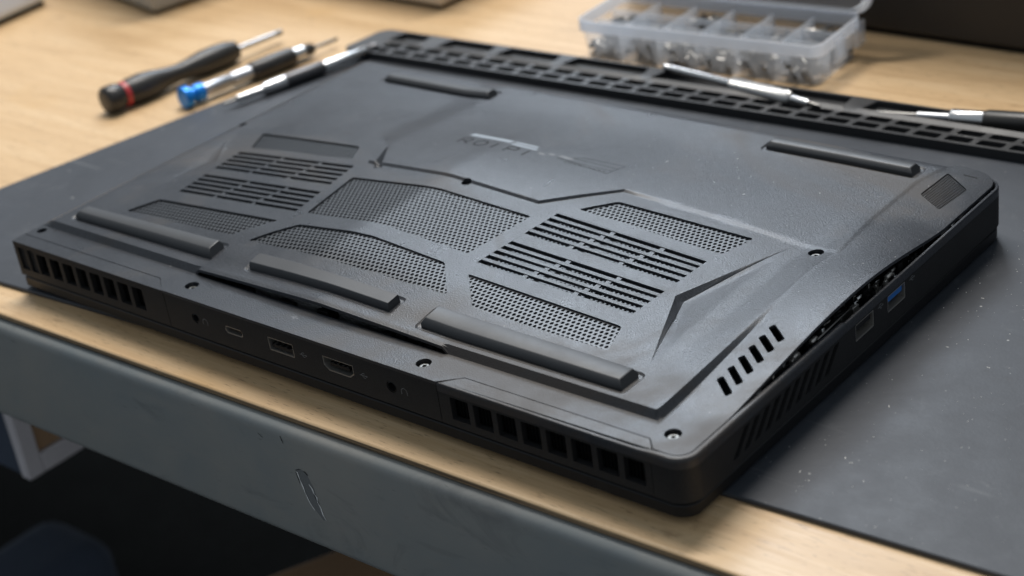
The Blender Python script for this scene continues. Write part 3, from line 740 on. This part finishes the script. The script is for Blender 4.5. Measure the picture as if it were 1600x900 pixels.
# broad and rounded by the outlets, narrow beyond the step in it
prof = [(0.0, 22.0), (0.0, 24.2), (-0.1, 24.95), (-0.3, 25.5), (-0.65, 25.82), (-1.05, 25.92), (-2.1, 25.94), (-2.25, 25.6), (-2.25, 22.0)]
thin = [(0.0, 22.0), (0.0, 23.4), (-0.02, 24.6), (-0.10, 25.2), (-0.30, 25.5), (-0.7, 25.6), (-1.1, 25.6), (-1.25, 25.3), (-1.25, 22.0)]
n = len(prof); vs = []
for p, q in zip(path, nrm):
    w_ = float(sst(97, 99, p[1])) if p[1] > 1 else float(1 - sst(338, 350, p[0]))
    vs += [(p[0] + q[0] * (a * (1 - w_) + c_ * w_), p[1] + q[1] * (a * (1 - w_) + c_ * w_), z * (1 - w_) + e_ * w_) for (a, z), (c_, e_) in zip(prof, thin)]
mb.cur = 1; mb.add(vs, [(j * n + i, (j + 1) * n + i, (j + 1) * n + i + 1, j * n + i + 1) for j in range(len(path) - 1) for i in range(n - 1)]); mb.cur = 0
body = [(0.3, 0.3), (352, 0.3)] + arc(351.9, 8.12, 7.7, -80, -10, 6) + [(359.5, 214.6)] + arc(349.9, 214.6, 9.6, 10, 80, 6) + [(0.3, 224.3)]
mb.prism(body, ZB + 0.02, ZB + 1.2)
# inner wall of the lifted side, seen through the gap
mb.build('chassis', [M['chassis'], M['cover']], laptop, smooth=30)
# vent blocks at both ends of the rear edge
def vent_block(x0, x1, vents, blind, diag_left):
    m_ = MB()
    zt = 22.1 if diag_left else 25.65
    wall([(x0, ZB), (x1, ZB), (x1, zt), (x0, zt)], vents + blind, rear_place, 2.4, m_)
    if diag_left: t_ = [(x0, 0.12), (x1, 0.12), (x1, 6.7), (x0 + 8.0, 6.7)]
    else: t_ = [(x0, 0.12), (x1, 0.12), (x1 - 9.2, 6.7), (x0, 6.7)]
    z_ = [25.65, 25.65, 25.93, 25.93]
    if diag_left: t_ = [(x0, 1.2), (345.2, 2.3), (341.2, 6.7), (x0 + 8.0, 6.7)]; z_ = [25.62, 25.8, 25.93, 25.93]
    m_.cur = 1; m_.add([(x, y, z) for (x, y), z in zip(t_, z_)] + [(x, y, z - 1.5) for (x, y), z in zip(t_, z_)], [(0, 1, 2, 3), (1, 5, 6, 2), (2, 6, 7, 3), (3, 7, 4, 0)])
    o = m_.build('vent_block', [M['chassis'], M['cover']], laptop, smooth=30)
    for h in blind:
        b_ = MB(); b_.add([rear_place(a, b, 1.2) for a, b in h], [tuple(range(len(h)))]); b_.build('blind_slot', M['chassis'], o)
    return o
def vent(x, w, z0=12.6, z1=22.6): return rrect(x, z0, x + w, z1, 0.3, 1)
vb1 = vent_block(0.1, 104.0, [vent(16.2 + k * 9.5, 7.0) for k in range(8)], [vent(2.6, 6.0, 12.4, 23.2), vent(9.6, 5.4, 12.4, 23.2)], False)
vb2 = vent_block(254.2, 345.8, [vent(259.6 + k * 10.75, 8.4, 12.0, 21.2) for k in range(8)], [], True)
for vb, xs_ in ((vb1, np.arange(15, 93, 1.5)), (vb2, np.arange(259, 348, 1.5))):    # thin cooling fins behind the openings
    m_ = MB()
    for x in xs_: m_.box(x, 3.4, 11.5, x + 0.35, 16, 23)
    m_.build('cooling_fins', M['black'], vb, kind='stuff')
m_ = MB()
for y in np.arange(26, 100, 1.6): m_.box(343, y, 11.5, 356.5, y + 0.35, 19)
m_.build('cooling_fins', M['black'], bpy.data.objects['chassis'], kind='stuff')
# circuit board and the odd components that show through the lifted edge
m_ = MB(); m_.prism([(3, 19), (356, 19), (356, 221), (3, 221)], 18.2, 19.4); board = m_.build('circuit_board', M['board'], laptop)
m_ = MB(); m_.box(20, 60, 19.5, 330, 165, 22.0); m_.build('battery_pack', M['black'], board, bevel=1.0)
rg = random.Random(3)
for mat_, cnt in (('dark_steel', 46), ('black', 44), ('steel', 16), ('port', 20)):
    m_ = MB()
    for i in range(cnt):
        y = rg.uniform(34, 196); x = rg.uniform(349.5, 356.6); roof = float(zcover(min(x, 356), y)) - 1.7; h = min(rg.uniform(22.5, 27.5), roof); w_, l_ = rg.uniform(0.5, 1.8), rg.uniform(0.6, 3.6)
        if mat_ == 'black': l_ *= 2
        m_.box(x - w_ / 2, y - l_ / 2, 19.4, x + w_ / 2, y + l_ / 2, h, rg.uniform(-0.3, 0.3))
        if mat_ != 'black' and i % 3 == 0:
            z_ = min(25.6, roof - 1.2); m_.lathe((x, y, z_), (x, y + 1, z_), [(0, 0.4), (0.2, 1.0), (rg.uniform(1.5, 4), 1.0), (4.2, 0.4)], 10)
    m_.build('small_components', M[mat_], board, kind='stuff', bevel=0.12, seg=1)
m_ = MB(); m_.box(350.5, 84, 22.0, 356.8, 108, 26.2, 0.03); m_.build('shield_plate', M['dark_steel'], board, bevel=0.3)
m_ = MB()
for i in range(16):
    x = rg.uniform(112, 240); y = rg.uniform(19, 24); l_ = rg.uniform(2, 9); m_.box(x, y, 19.4, x + l_, y + 2, rg.uniform(22, 24.5))
m_.build('inner_ribs', M['lid'], board, kind='stuff', bevel=0.2, seg=1)
# ports
m_ = MB()
for cx, cz, r_ in ((122.3, 17.6, 2.2), (230.8, 16.9, 2.5)):
    a = len(m_.v); ring = circle(cx, cz, r_ * 0.98, 20); inner = circle(cx, cz, r_ * 0.74, 20)
    o = MB(); o.add([rear_place(x, z, 0.35) for x, z in ring] + [rear_place(x, z, 0.1) for x, z in inner] + [rear_place(x, z, 5.0) for x, z in inner], [(i, (i + 1) % 20, 20 + (i + 1) % 20, 20 + i) for i in range(20)] + [(20 + i, 20 + (i + 1) % 20, 40 + (i + 1) % 20, 40 + i) for i in range(20)] + [tuple(range(40, 60))])
    o.build('audio_jack', M['lid'], laptop, smooth=30)
def port(name, hole, tongue, place, tmat, flip=False):
    o = MB(); g = grow(hole, -0.02); g2 = grow(hole, -0.45)
    n_ = len(g); o.add([place(a, b, 0.15) for a, b in g] + [place(a, b, 0.15) for a, b in g2] + [place(a, b, 7) for a, b in g2],
        [(i, (i + 1) % n_, n_ + (i + 1) % n_, n_ + i) for i in range(n_)] + [(n_ + i, n_ + (i + 1) % n_, 2 * n_ + (i + 1) % n_, 2 * n_ + i) for i in range(n_)])
    p_ = o.build(name, M['port'], laptop)
    o = MB(); o.add([place(a, b, 6.8) for a, b in hole], [tuple(range(n_))]); o.build('port_back', M['black'], p_)
    if tongue:
        a0, a1, b0, b1 = tongue; o = MB(); q = [place(a, b, d) for d in (0.9, 6.7) for a, b in ((a0, b0), (a1, b0), (a1, b1), (a0, b1))]
        o.add(q, [(0, 1, 2, 3), (4, 5, 6, 7), (0, 1, 5, 4), (1, 2, 6, 5), (2, 3, 7, 6), (3, 0, 4, 7)]); t_ = o.build('port_tongue', tmat, p_)
        for i in range(4):
            w_ = (a1 - a0) / 4; o = MB(); lo_, hi_ = a0 + w_ * (i + 0.3), a0 + w_ * (i + 0.7); zz = (b0 - 0.12) if not flip else (b1 + 0.02)
            q = [place(a, b, d) for d in (1.2, 5.5) for a, b in ((lo_, zz), (hi_, zz), (hi_, zz + 0.1), (lo_, zz + 0.1))]
            o.add(q, [(0, 1, 2, 3), (4, 5, 6, 7), (0, 1, 5, 4), (1, 2, 6, 5), (2, 3, 7, 6), (3, 0, 4, 7)]); o.build('port_contact', M['steel'], p_)
port('usb_c_port', rrect(140.0, 15.6, 150.3, 19.0, 1.5, 4), (142.2, 148.1, 17.0, 17.6), rear_place, M['lid'])
port('usb_port', holes_rear[3], (166.3, 178.3, 15.6, 17.2), rear_place, M['lid'], True)
port('display_port', holes_rear[4], (198.4, 208.6, 16.6, 17.8), rear_place, M['lid'], True)
for (a, b, c_, d_), tm in zip(SIDE_PORTS, ('lid', 'blue_plastic')):
    port('usb_port', rrect(a, c_, b, d_, 0.5, 2), (a + 1.2, b - 1.2, c_ + 3.4, d_ - 1.0), side_place, M[tm])
# printed marks by the ports: small flat shapes standing a hair off the plastic
def mark(segs, place, w=0.28, name='port_symbol'):
    o = MB()
    for (a0, b0), (a1, b1) in segs:
        L = math.hypot(a1 - a0, b1 - b0); nx, ny = -(b1 - b0) / L * w / 2, (a1 - a0) / L * w / 2
        o.add([place(a0 + nx, b0 + ny, -0.03), place(a1 + nx, b1 + ny, -0.03), place(a1 - nx, b1 - ny, -0.03), place(a0 - nx, b0 - ny, -0.03)], [(0, 1, 2, 3)])
    return o.build(name, M['print'], laptop)
def headphones(cx, cz, s=1.0):
    p = [(cx + s * 1.4 * math.cos(math.radians(a)), cz + s * 1.4 * math.sin(math.radians(a))) for a in range(0, 181, 30)]
    return list(zip(p[:-1], p[1:])) + [((cx - s * 1.4, cz), (cx - s * 1.4, cz - s * 1.3)), ((cx + s * 1.4, cz), (cx + s * 1.4, cz - s * 1.3))]
def trident(cx, cz, s=1.0):
    return [((cx - 2 * s, cz), (cx + 2.2 * s, cz)), ((cx - 1.2 * s, cz), (cx - 0.2 * s, cz + s)), ((cx - 0.2 * s, cz + s), (cx + 0.9 * s, cz + s)), ((cx - 0.6 * s, cz), (cx + 0.3 * s, cz - s)), ((cx + 0.3 * s, cz - s), (cx + 1.2 * s, cz - s)), ((cx + 1.7 * s, cz + 0.4 * s), (cx + 2.3 * s, cz)), ((cx + 1.7 * s, cz - 0.4 * s), (cx + 2.3 * s, cz))]
mark(headphones(128.0, 17.2), rear_place); mark(headphones(237.0, 16.6), rear_place)
mark(trident(184.6, 17.6, 0.9), rear_place); mark(trident(216.6, 17.6, 0.9), rear_place)
mark(trident(122.0, 20.4, 0.9), side_place); mark(trident(145.4, 20.4, 0.9), side_place)
lip_place = lambda a, b, d: (a, b, ZR - d)
mark(trident(172.5, 9.3, 0.9), lip_place)
# ---- the lid under the chassis
def lid_outline(d): return [(0.6 + d, 0.6 + d), (352.2 - d, 0.6 + d)] + arc(351.7, 8.3, 7.6 - d, -75, -15, 5) + [(359.3 - d, 214.6)] + arc(349.7, 214.6, 9.6 - d, 10, 80, 6) + [(0.6 + d, 224.2 - d)]
m_ = MB(); m_.prism(lid_outline(0), 2.9, 7.9); m_.build('lid', M['lid'], laptop, bevel=0.7, seg=3)
m_ = MB(); m_.prism(lid_outline(3.0), 7.9, ZB + 0.05); m_.build('hinge_seam', M['black'], laptop)
m_ = MB()
for x, y in ((20, 30), (340, 30), (340, 210), (20, 210)): m_ = MB(); m_.prism(circle(x, y, 5, 16), 2.0, 2.9); m_.build('lid_bumper', M['rubber'], laptop)
# ---- pale foil, dark lettering and the ruled box on the far half of the cover
def cover_quad(mb, pts, off=0.05):
    A, B, C_, D_ = [np.array(p, float) for p in pts]; N = max(1, int(max(np.hypot(*(B - A)), np.hypot(*(C_ - D_))) / 3))
    vs = []
    for i in range(N + 1):
        s = i / N
        for p in (A + (B - A) * s, D_ + (C_ - D_) * s): vs.append((p[0], p[1], float(zc(*p)) + off))
    mb.add(vs, [(2 * i, 2 * i + 1, 2 * i + 3, 2 * i + 2) for i in range(N)])
m_ = MB()
cover_quad(m_, [(132.5, 160.0), (156.5, 159.8), (157.5, 162.6), (133.4, 162.9)])
cover_quad(m_, [(158.2, 161.0), (171.0, 160.9), (171.6, 162.4), (158.8, 162.5)]); cover_quad(m_, [(158.0, 158.4), (172.6, 158.2), (173.2, 159.9), (158.6, 160.1)])
m_.build('foil_print', M['foil'], cover)
m_ = MB()
def stroke(p, q, w=1.15):
    p, q = np.array(p, float), np.array(q, float); d = (q - p) / np.hypot(*(q - p)); nn = np.array([-d[1], d[0]]) * w / 2
    cover_quad(m_, [p + nn, q + nn, q - nn, p - nn], 0.04)
x = 130.5
def letter(kind, x, y, w=6.5, h=6.0):
    L = {'P': [((0, 0), (0, 1)), ((0, 1), (.8, 1)), ((.8, 1), (.8, .5)), ((.8, .5), (0, .5))], 'R': [((0, 0), (0, 1)), ((0, 1), (.8, 1)), ((.8, 1), (.8, .5)), ((.8, .5), (0, .5)), ((.3, .5), (.9, 0))],
         'O': [((.2, 0), (0, .3)), ((0, .3), (0, .7)), ((0, .7), (.2, 1)), ((.2, 1), (.7, 1)), ((.7, 1), (.9, .7)), ((.9, .7), (.9, .3)), ((.9, .3), (.7, 0)), ((.7, 0), (.2, 0))],
         'M': [((0, 0), (0, 1)), ((0, 1), (.45, .5)), ((.45, .5), (.9, 1)), ((.9, 1), (.9, 0))], 'I': [((.3, 0), (.3, 1))], 'E': [((0, 0), (0, 1)), ((0, 1), (.8, 1)), ((0, .5), (.6, .5)), ((0, 0), (.8, 0))]}[kind]
    for a, b in L: stroke((x + a[0] * w, y + a[1] * h), (x + b[0] * w, y + b[1] * h))
for i, ch in enumerate('ROIPI'): letter(ch, 133.0 + i * 9.0, 150.8 - i * 0.1)
m_.build('dark_lettering', M['dark_print'], cover)
m_ = MB()
bx = [(186.5, 156.0), (197.0, 161.5), (218.0, 162.5), (216.0, 152.0)]
for a, b in zip(bx, bx[1:] + bx[:1]): stroke(a, b, 0.35)
stroke((189, 155.5), (216.4, 155.3), 0.3); stroke((193, 158.9), (217.0, 158.6), 0.3)
for i in range(9): stroke((192 + i * 2.6, 153.6 + 0.1 * (i % 2)), (193.6 + i * 2.6, 153.6), 0.5)
m_.build('ruled_label', M['dark_print'], cover)
m_ = MB(); cover_quad(m_, [(186, 157.4), (193.5, 157.2), (194.2, 158.6), (186.7, 158.8)]); cover_quad(m_, [(176, 155.5), (179, 155.5), (179.4, 157), (176.4, 157)]); cover_quad(m_, [(180.5, 157.2), (183.5, 157.2), (183.8, 158.6), (180.8, 158.6)])
m_.build('grey_print', M['print'], cover)
# ---- crumbs and flecks of dust lying about
def flecks(n, zone, zf, lo, hi, seed):
    r_ = random.Random(seed); m_ = MB()
    for i in range(n):
        x, y = zone(r_); s = lo + (hi - lo) * r_.random() ** 4; z = float(zf(x, y)) + 0.03
        a = r_.random() * 6.3; k = r_.choice((1.0, 1.0, 1.3, 2.4)); ca, sa = math.cos(a), math.sin(a)
        q = [(-s * k, -s * .5), (s * k * .8, -s * .6), (s * k, s * .4), (-s * k * .6, s * .6)]
        b_ = [(x + u * ca - v * sa, y + u * sa + v * ca, z) for u, v in q]
        m_.add(b_ + [(x, y, z + s * 0.7)], [(0, 1, 4), (1, 2, 4), (2, 3, 4), (3, 0, 4)])
    return m_
def zone_mat(r_):
    while True:
        y = r_.uniform(28, 262); x = 362 + abs(r_.gauss(0, 58))
        if x < 560: return x, y
mb = MB(); cover_quad(mb, [(344.6, 217.4), (350.2, 217.9), (350.0, 218.7), (344.4, 218.2)], 0.03); mb.build('edge_slot', M['black'], cover)
o = flecks(280, zone_mat, lambda x, y: 2.0, 0.08, 0.34, 5).build('dust_flecks', M['dust'])
tag(o, 'pale dust and crumbs scattered over the mat to the right of the laptop', 'dust', kind='stuff')
def zone_lap(r_): return (r_.uniform(230, 332), r_.uniform(138, 205)) if r_.random() < 0.45 else ((r_.uniform(334, 357), r_.uniform(90, 215)) if r_.random() < .4 else (r_.uniform(20, 345), r_.uniform(3, 205)))
o = flecks(150, zone_lap, lambda x, y: zc(x, y) if y > 17 else ZR, 0.08, 0.30, 9).build('dust_flecks', M['dust'])
tag(o, 'pale dust flecks lying on the upturned bottom of the laptop', 'dust', kind='stuff')

# ---------------------------------------------------------------- tools
def tool(name, label, p0, p1, parts, group=None):
    p0, p1 = Vector(p0), Vector(p1); t_ = thing(name, label, 'screwdriver', ((p0.x + p1.x) / 2, (p0.y + p1.y) / 2, 0 if name == 'screwdriver' else 2), group or 'hand tools laid out round the laptop')
    for nm, mt, prof in parts:
        m_ = MB(); m_.lathe(p0, p1, prof, 28); m_.build(nm, M[mt], t_, smooth=40)
    return t_
tool('screwdriver', 'black screwdriver with a red ring lying on the bench at the left', (-140.2, 157.0, 8.2), (-128.4, 278, 6.4), [
    ('end_cap', 'handle', [(-1.0, 5.5), (-0.3, 7.2), (1.0, 8.0), (6.0, 8.0), (8.5, 7.4), (10.5, 6.6)]),
    ('ring', 'red', [(10.4, 6.7), (10.6, 7.0), (13.4, 7.3), (13.6, 7.0)]),
    ('handle', 'handle', [(13.5, 7.0), (16, 7.7), (24, 8.1), (32, 7.3), (41, 5.6), (49, 5.0), (57, 5.8), (66, 7.1), (76, 7.4), (84, 6.8), (90, 5.4), (91, 3.2)]),
    ('shaft', 'satin', [(90, 1.7), (119, 1.7), (119.2, 0.9)]), ('tip', 'dark_steel', [(119, 1.75), (124, 1.75), (124.5, 0.8)])])
tool('screwdriver', 'slim precision screwdriver with a bright blue cap on the bench', (-103.0, 181.2, 6.2), (-86.5, 287, 5.0), [
    ('cap', 'blue_metal', [(-0.3, 5.6), (0.4, 6.2), (3.6, 6.2), (4.2, 5.2), (5.2, 4.0), (6.8, 4.0), (7.6, 5.0), (13.0, 5.0), (13.6, 4.2)]),
    ('barrel', 'satin', [(13.5, 3.7), (30.0, 3.7), (30.6, 3.2), (32.0, 3.2), (32.6, 4.0), (45.5, 4.0)]),
    ('grip', 'handle', [(45.3, 4.9), (46.5, 5.5), (60, 5.8), (72, 5.6), (74.5, 5.1)]),
    ('collar', 'steel', [(74.4, 4.2), (82.0, 4.0)]), ('nose', 'handle', [(81.9, 3.9), (88, 3.4), (89.5, 2.2)]),
    ('shaft', 'dark_steel', [(89.4, 1.05), (106.0, 1.05), (107, 0.5)])])
tool('precision_driver', 'thin silver and dark precision driver lying along the left edge of the mat', (-73.8, 186.5, 5.6), (-51.0, 276.5, 6.4), [
    ('tip', 'dark_steel', [(-1.0, 0.5), (7, 1.0), (7.5, 1.5)]), ('shaft', 'steel', [(7.4, 1.7), (8, 2.0), (23.0, 2.1), (24.0, 2.0)]),
    ('collar', 'steel', [(23.9, 2.3), (24.6, 3.3), (37.0, 3.6), (38.5, 3.3)]), ('grip', 'grip', [(38.4, 3.6), (39.5, 3.9), (62, 3.9), (63, 3.5)]),
    ('rear_barrel', 'steel', [(62.9, 3.0), (64, 3.1), (91.5, 3.1), (92.5, 2.4)]), ('knob', 'grip', [(92.4, 2.2), (94, 3.2), (98, 3.2), (99, 2.0)])])
tool('precision_driver', 'silver knurled precision driver lying in the far tool tray', (134.5, 308.5, 10.0), (229.0, 299.0, 7.4), [
    ('ball_end', 'steel', [(-1.8, 0.8), (-1.2, 1.7), (0, 2.0), (1.2, 1.7), (2.4, 1.5)]), ('shaft', 'steel', [(2.3, 1.8), (12, 2.0), (41.5, 2.3), (43, 2.6)]),
    ('grip', 'pale_grip', [(42.9, 3.4), (44, 3.8), (77, 3.8), (79, 3.0)]), ('nose', 'steel', [(78.9, 2.0), (80, 2.2), (90, 2.0)]), ('tip', 'dark_steel', [(89.9, 1.2), (96, 0.6)])])
tool('precision_driver', 'black handled driver with a polished ferrule at the right end of the tray', (252.5, 306.2, 4.8), (335.0, 314.5, 8.8), [
    ('blade', 'dark_steel', [(0, 0.8), (3, 1.2), (24, 1.3)]), ('neck', 'satin', [(23.9, 2.0), (40.0, 2.2)]), ('ferrule', 'steel', [(39.9, 4.0), (40.8, 4.4), (55.5, 4.4), (56.2, 4.0)]),
    ('handle', 'handle', [(56.1, 4.6), (57.5, 5.0), (150, 5.3), (153, 4.2)])])

# ---------------------------------------------------------------- the open parts box behind the mat
BA = math.radians(3.8)
def bp(u, v): return 68 + u * math.cos(BA) - v * math.sin(BA), 325 + u * math.sin(BA) + v * math.cos(BA)
pb = thing('parts_box', 'frosted clear plastic parts box with its lid open, full of small screws', 'parts box', (136, 357, 0))
BW, BD, BH = 140.0, 44.0, 22.5
def ring_wall(mb, poly0, poly1, z0, z1):
    n_ = len(poly0); mb.add([(*bp(*p), z0) for p in poly0] + [(*bp(*p), z1) for p in poly1], [(i, (i + 1) % n_, n_ + (i + 1) % n_, n_ + i) for i in range(n_)])
m_ = MB()
for d in (0.0,):
    ring_wall(m_, rrect(d, d, BW - d, BD - d, 5 - d), rrect(-1.2 + d, -1.2 + d, BW + 1.2 - d, BD + 1.2 - d, 5.5 - d), 0.3, BH - 7)
m_.build('tray', M['clear'], pb, smooth=35); m_ = MB()
ring_wall(m_, rrect(-1.2, -1.2, BW + 1.2, BD + 1.2, 5.5), rrect(-3, -3, BW + 3, BD + 3, 6.5), BH - 7, BH - 6.4)
for d in (0.0, 1.0): ring_wall(m_, rrect(-3 + d, -3 + d, BW + 3 - d, BD + 3 - d, 6.5 - d), rrect(-3 + d, -3 + d, BW + 3 - d, BD + 3 - d, 6.5 - d), BH - 6.4, BH)
ring_wall(m_, rrect(-3, -3, BW + 3, BD + 3, 6.5), rrect(-2, -2, BW + 2, BD + 2, 5.5), BH, BH)
m_.build('rim', M['clear_rim'], pb, smooth=35)
m_ = MB(); b0 = rrect(0, 0, BW, BD, 5); m_.add([(*bp(*p), 0.3) for p in b0], [tuple(range(len(b0)))]); m_.build('tray_bottom', M['clear'], pb)
for i in range(1, 6):
    m_ = MB(); u = BW * i / 6; m_.add([(*bp(a, b), z) for z in (0.5, BH - 3.5) for a, b in ((u - .5, .5), (u + .5, .5), (u + .5, BD - .5), (u - .5, BD - .5))], [(0, 1, 5, 4), (1, 2, 6, 5), (2, 3, 7, 6), (3, 0, 4, 7), (4, 5, 6, 7)]); m_.build('divider', M['clear'], pb)
for j in (1, 2):
    m_ = MB(); v_ = BD * j / 3; m_.add([(*bp(a, b), z) for z in (0.5, BH - 5) for a, b in ((.5, v_ - .5), (BW - .5, v_ - .5), (BW - .5, v_ + .5), (.5, v_ + .5))], [(0, 1, 5, 4), (1, 2, 6, 5), (2, 3, 7, 6), (3, 0, 4, 7), (4, 5, 6, 7)]); m_.build('divider', M['clear'], pb)
# latch tabs on the right end and the front
for u0, u1, v0, v1 in ((BW + 2.6, BW + 4.6, 14, 24), (BW + 2.6, BW + 4.6, 36, 46)):
    m_ = MB(); m_.add([(*bp(a, b), z) for z in (8, 20) for a, b in ((u0, v0), (u1, v0), (u1, v1), (u0, v1))], [(0, 1, 2, 3), (0, 1, 5, 4), (1, 2, 6, 5), (2, 3, 7, 6), (3, 0, 4, 7), (4, 5, 6, 7)]); m_.build('latch', M['clear'], pb, bevel=0.6)
# the lid, hinged along the far edge and leaning back
LA = math.radians(112)
def lp(u, w, h):                                               # along the hinge, out from the hinge, off the sheet
    y_, z_ = -math.cos(LA) * w + math.sin(LA) * h, math.sin(LA) * w + math.cos(LA) * h
    x, y = bp(u, BD + 3.5 + y_); return (x, y, BH - 1.0 + z_)
m_ = MB()
lo_ = rrect(-3, 0, BW + 7, BD + 8, 9, 6); li_ = rrect(-0.5, 2.5, BW + 4.5, BD + 5.5, 7, 6); n_ = len(lo_)
for h0, h1, A0, A1 in ((0, -7, lo_, lo_), (0, -6, li_, li_)):
    m_.add([lp(u, w, h0) for u, w in A0] + [lp(u, w, h1) for u, w in A1], [(i, (i + 1) % n_, n_ + (i + 1) % n_, n_ + i) for i in range(n_)])
m_.build('lid_rim', M['clear_rim'], pb, smooth=35); m_ = MB()
m_.add([lp(u, w, -7) for u, w in lo_] + [lp(u, w, -6) for u, w in li_], [(i, (i + 1) % n_, n_ + (i + 1) % n_, n_ + i) for i in range(n_)])
m_.add([lp(u, w, 0) for u, w in lo_], [tuple(range(n_))])
m_.build('lid', M['clear'], pb, smooth=35)
r_ = random.Random(11)
for mt, cnt, lab in (('black_screw', 900, 'dark small screws heaped in the compartments of the parts box'), ('dark_steel', 460, 'bright small screws heaped in the compartments of the parts box')):
    m_ = MB()
    for i in range(cnt):
        cu, cv = r_.randrange(6), r_.randrange(3)
        u = BW * (cu + r_.uniform(.16, .84)) / 6; v_ = BD * (cv + r_.uniform(.14, .86)) / 3; x, y = bp(u, v_); z = 2 + r_.random() * (6.0 + 3 * ((cu * 5 + cv * 2) % 3)); a, b = r_.random() * 6.3, r_.uniform(-.5, .5)
        d = Vector((math.cos(a) * math.cos(b), math.sin(a) * math.cos(b), math.sin(b))); p = Vector((x, y, z)); m_.lathe(p, p + d, [(0, 1.7), (1.1, 1.7), (1.2, 0.9), (r_.uniform(3, 6), 0.9)], 8)
    tag(m_.build('small_screws', M[mt]), lab, 'screws', kind='stuff')

# ---------------------------------------------------------------- what stands at the back of the bench
def slab(name, mt, corner, ang, w, d, z0, h, label, cat, bev=2.0, feet=None):
    a = math.radians(ang); ca, sa = math.cos(a), math.sin(a)
    q = lambda u, v: (corner[0] + u * ca - v * sa, corner[1] + u * sa + v * ca)
    t_ = thing(name, label, cat, (*q(w / 2, d / 2), 0)); m_ = MB(); m_.prism([q(0, 0), q(w, 0), q(w, d), q(0, d)], z0, z0 + h); m_.build('shell', M[mt], t_, bevel=bev, seg=3)
    m_ = MB(); m_.prism([q(3, 3), q(w - 3, 3), q(w - 3, d - 3), q(3, d - 3)], 0.0, z0 + 0.5); m_.build('base', M['black'], t_)
    return t_, q
slab('equipment_case', 'case', (30, 413), -1.4, 620, 120, 2.5, 150, 'large dark brown equipment case at the back right of the bench', 'case', 2.5)
slab('metal_box', 'grey_box', (-254, 284), 78, 110, 170, 2.0, 70, 'dark grey metal box standing at the back left of the bench', 'box', 3.0)
slab('plastic_box', 'beige_box', (-67.5, 357), 88, 100, 170, 2.0, 60, 'beige grey box standing behind the mat', 'box', 3.0)
slab('bench_device', 'white_dev', (-470, 160), 5, 125, 104, 3.0, 34, 'pale grey device with rounded edges at the far left of the bench', 'device', 5.0)
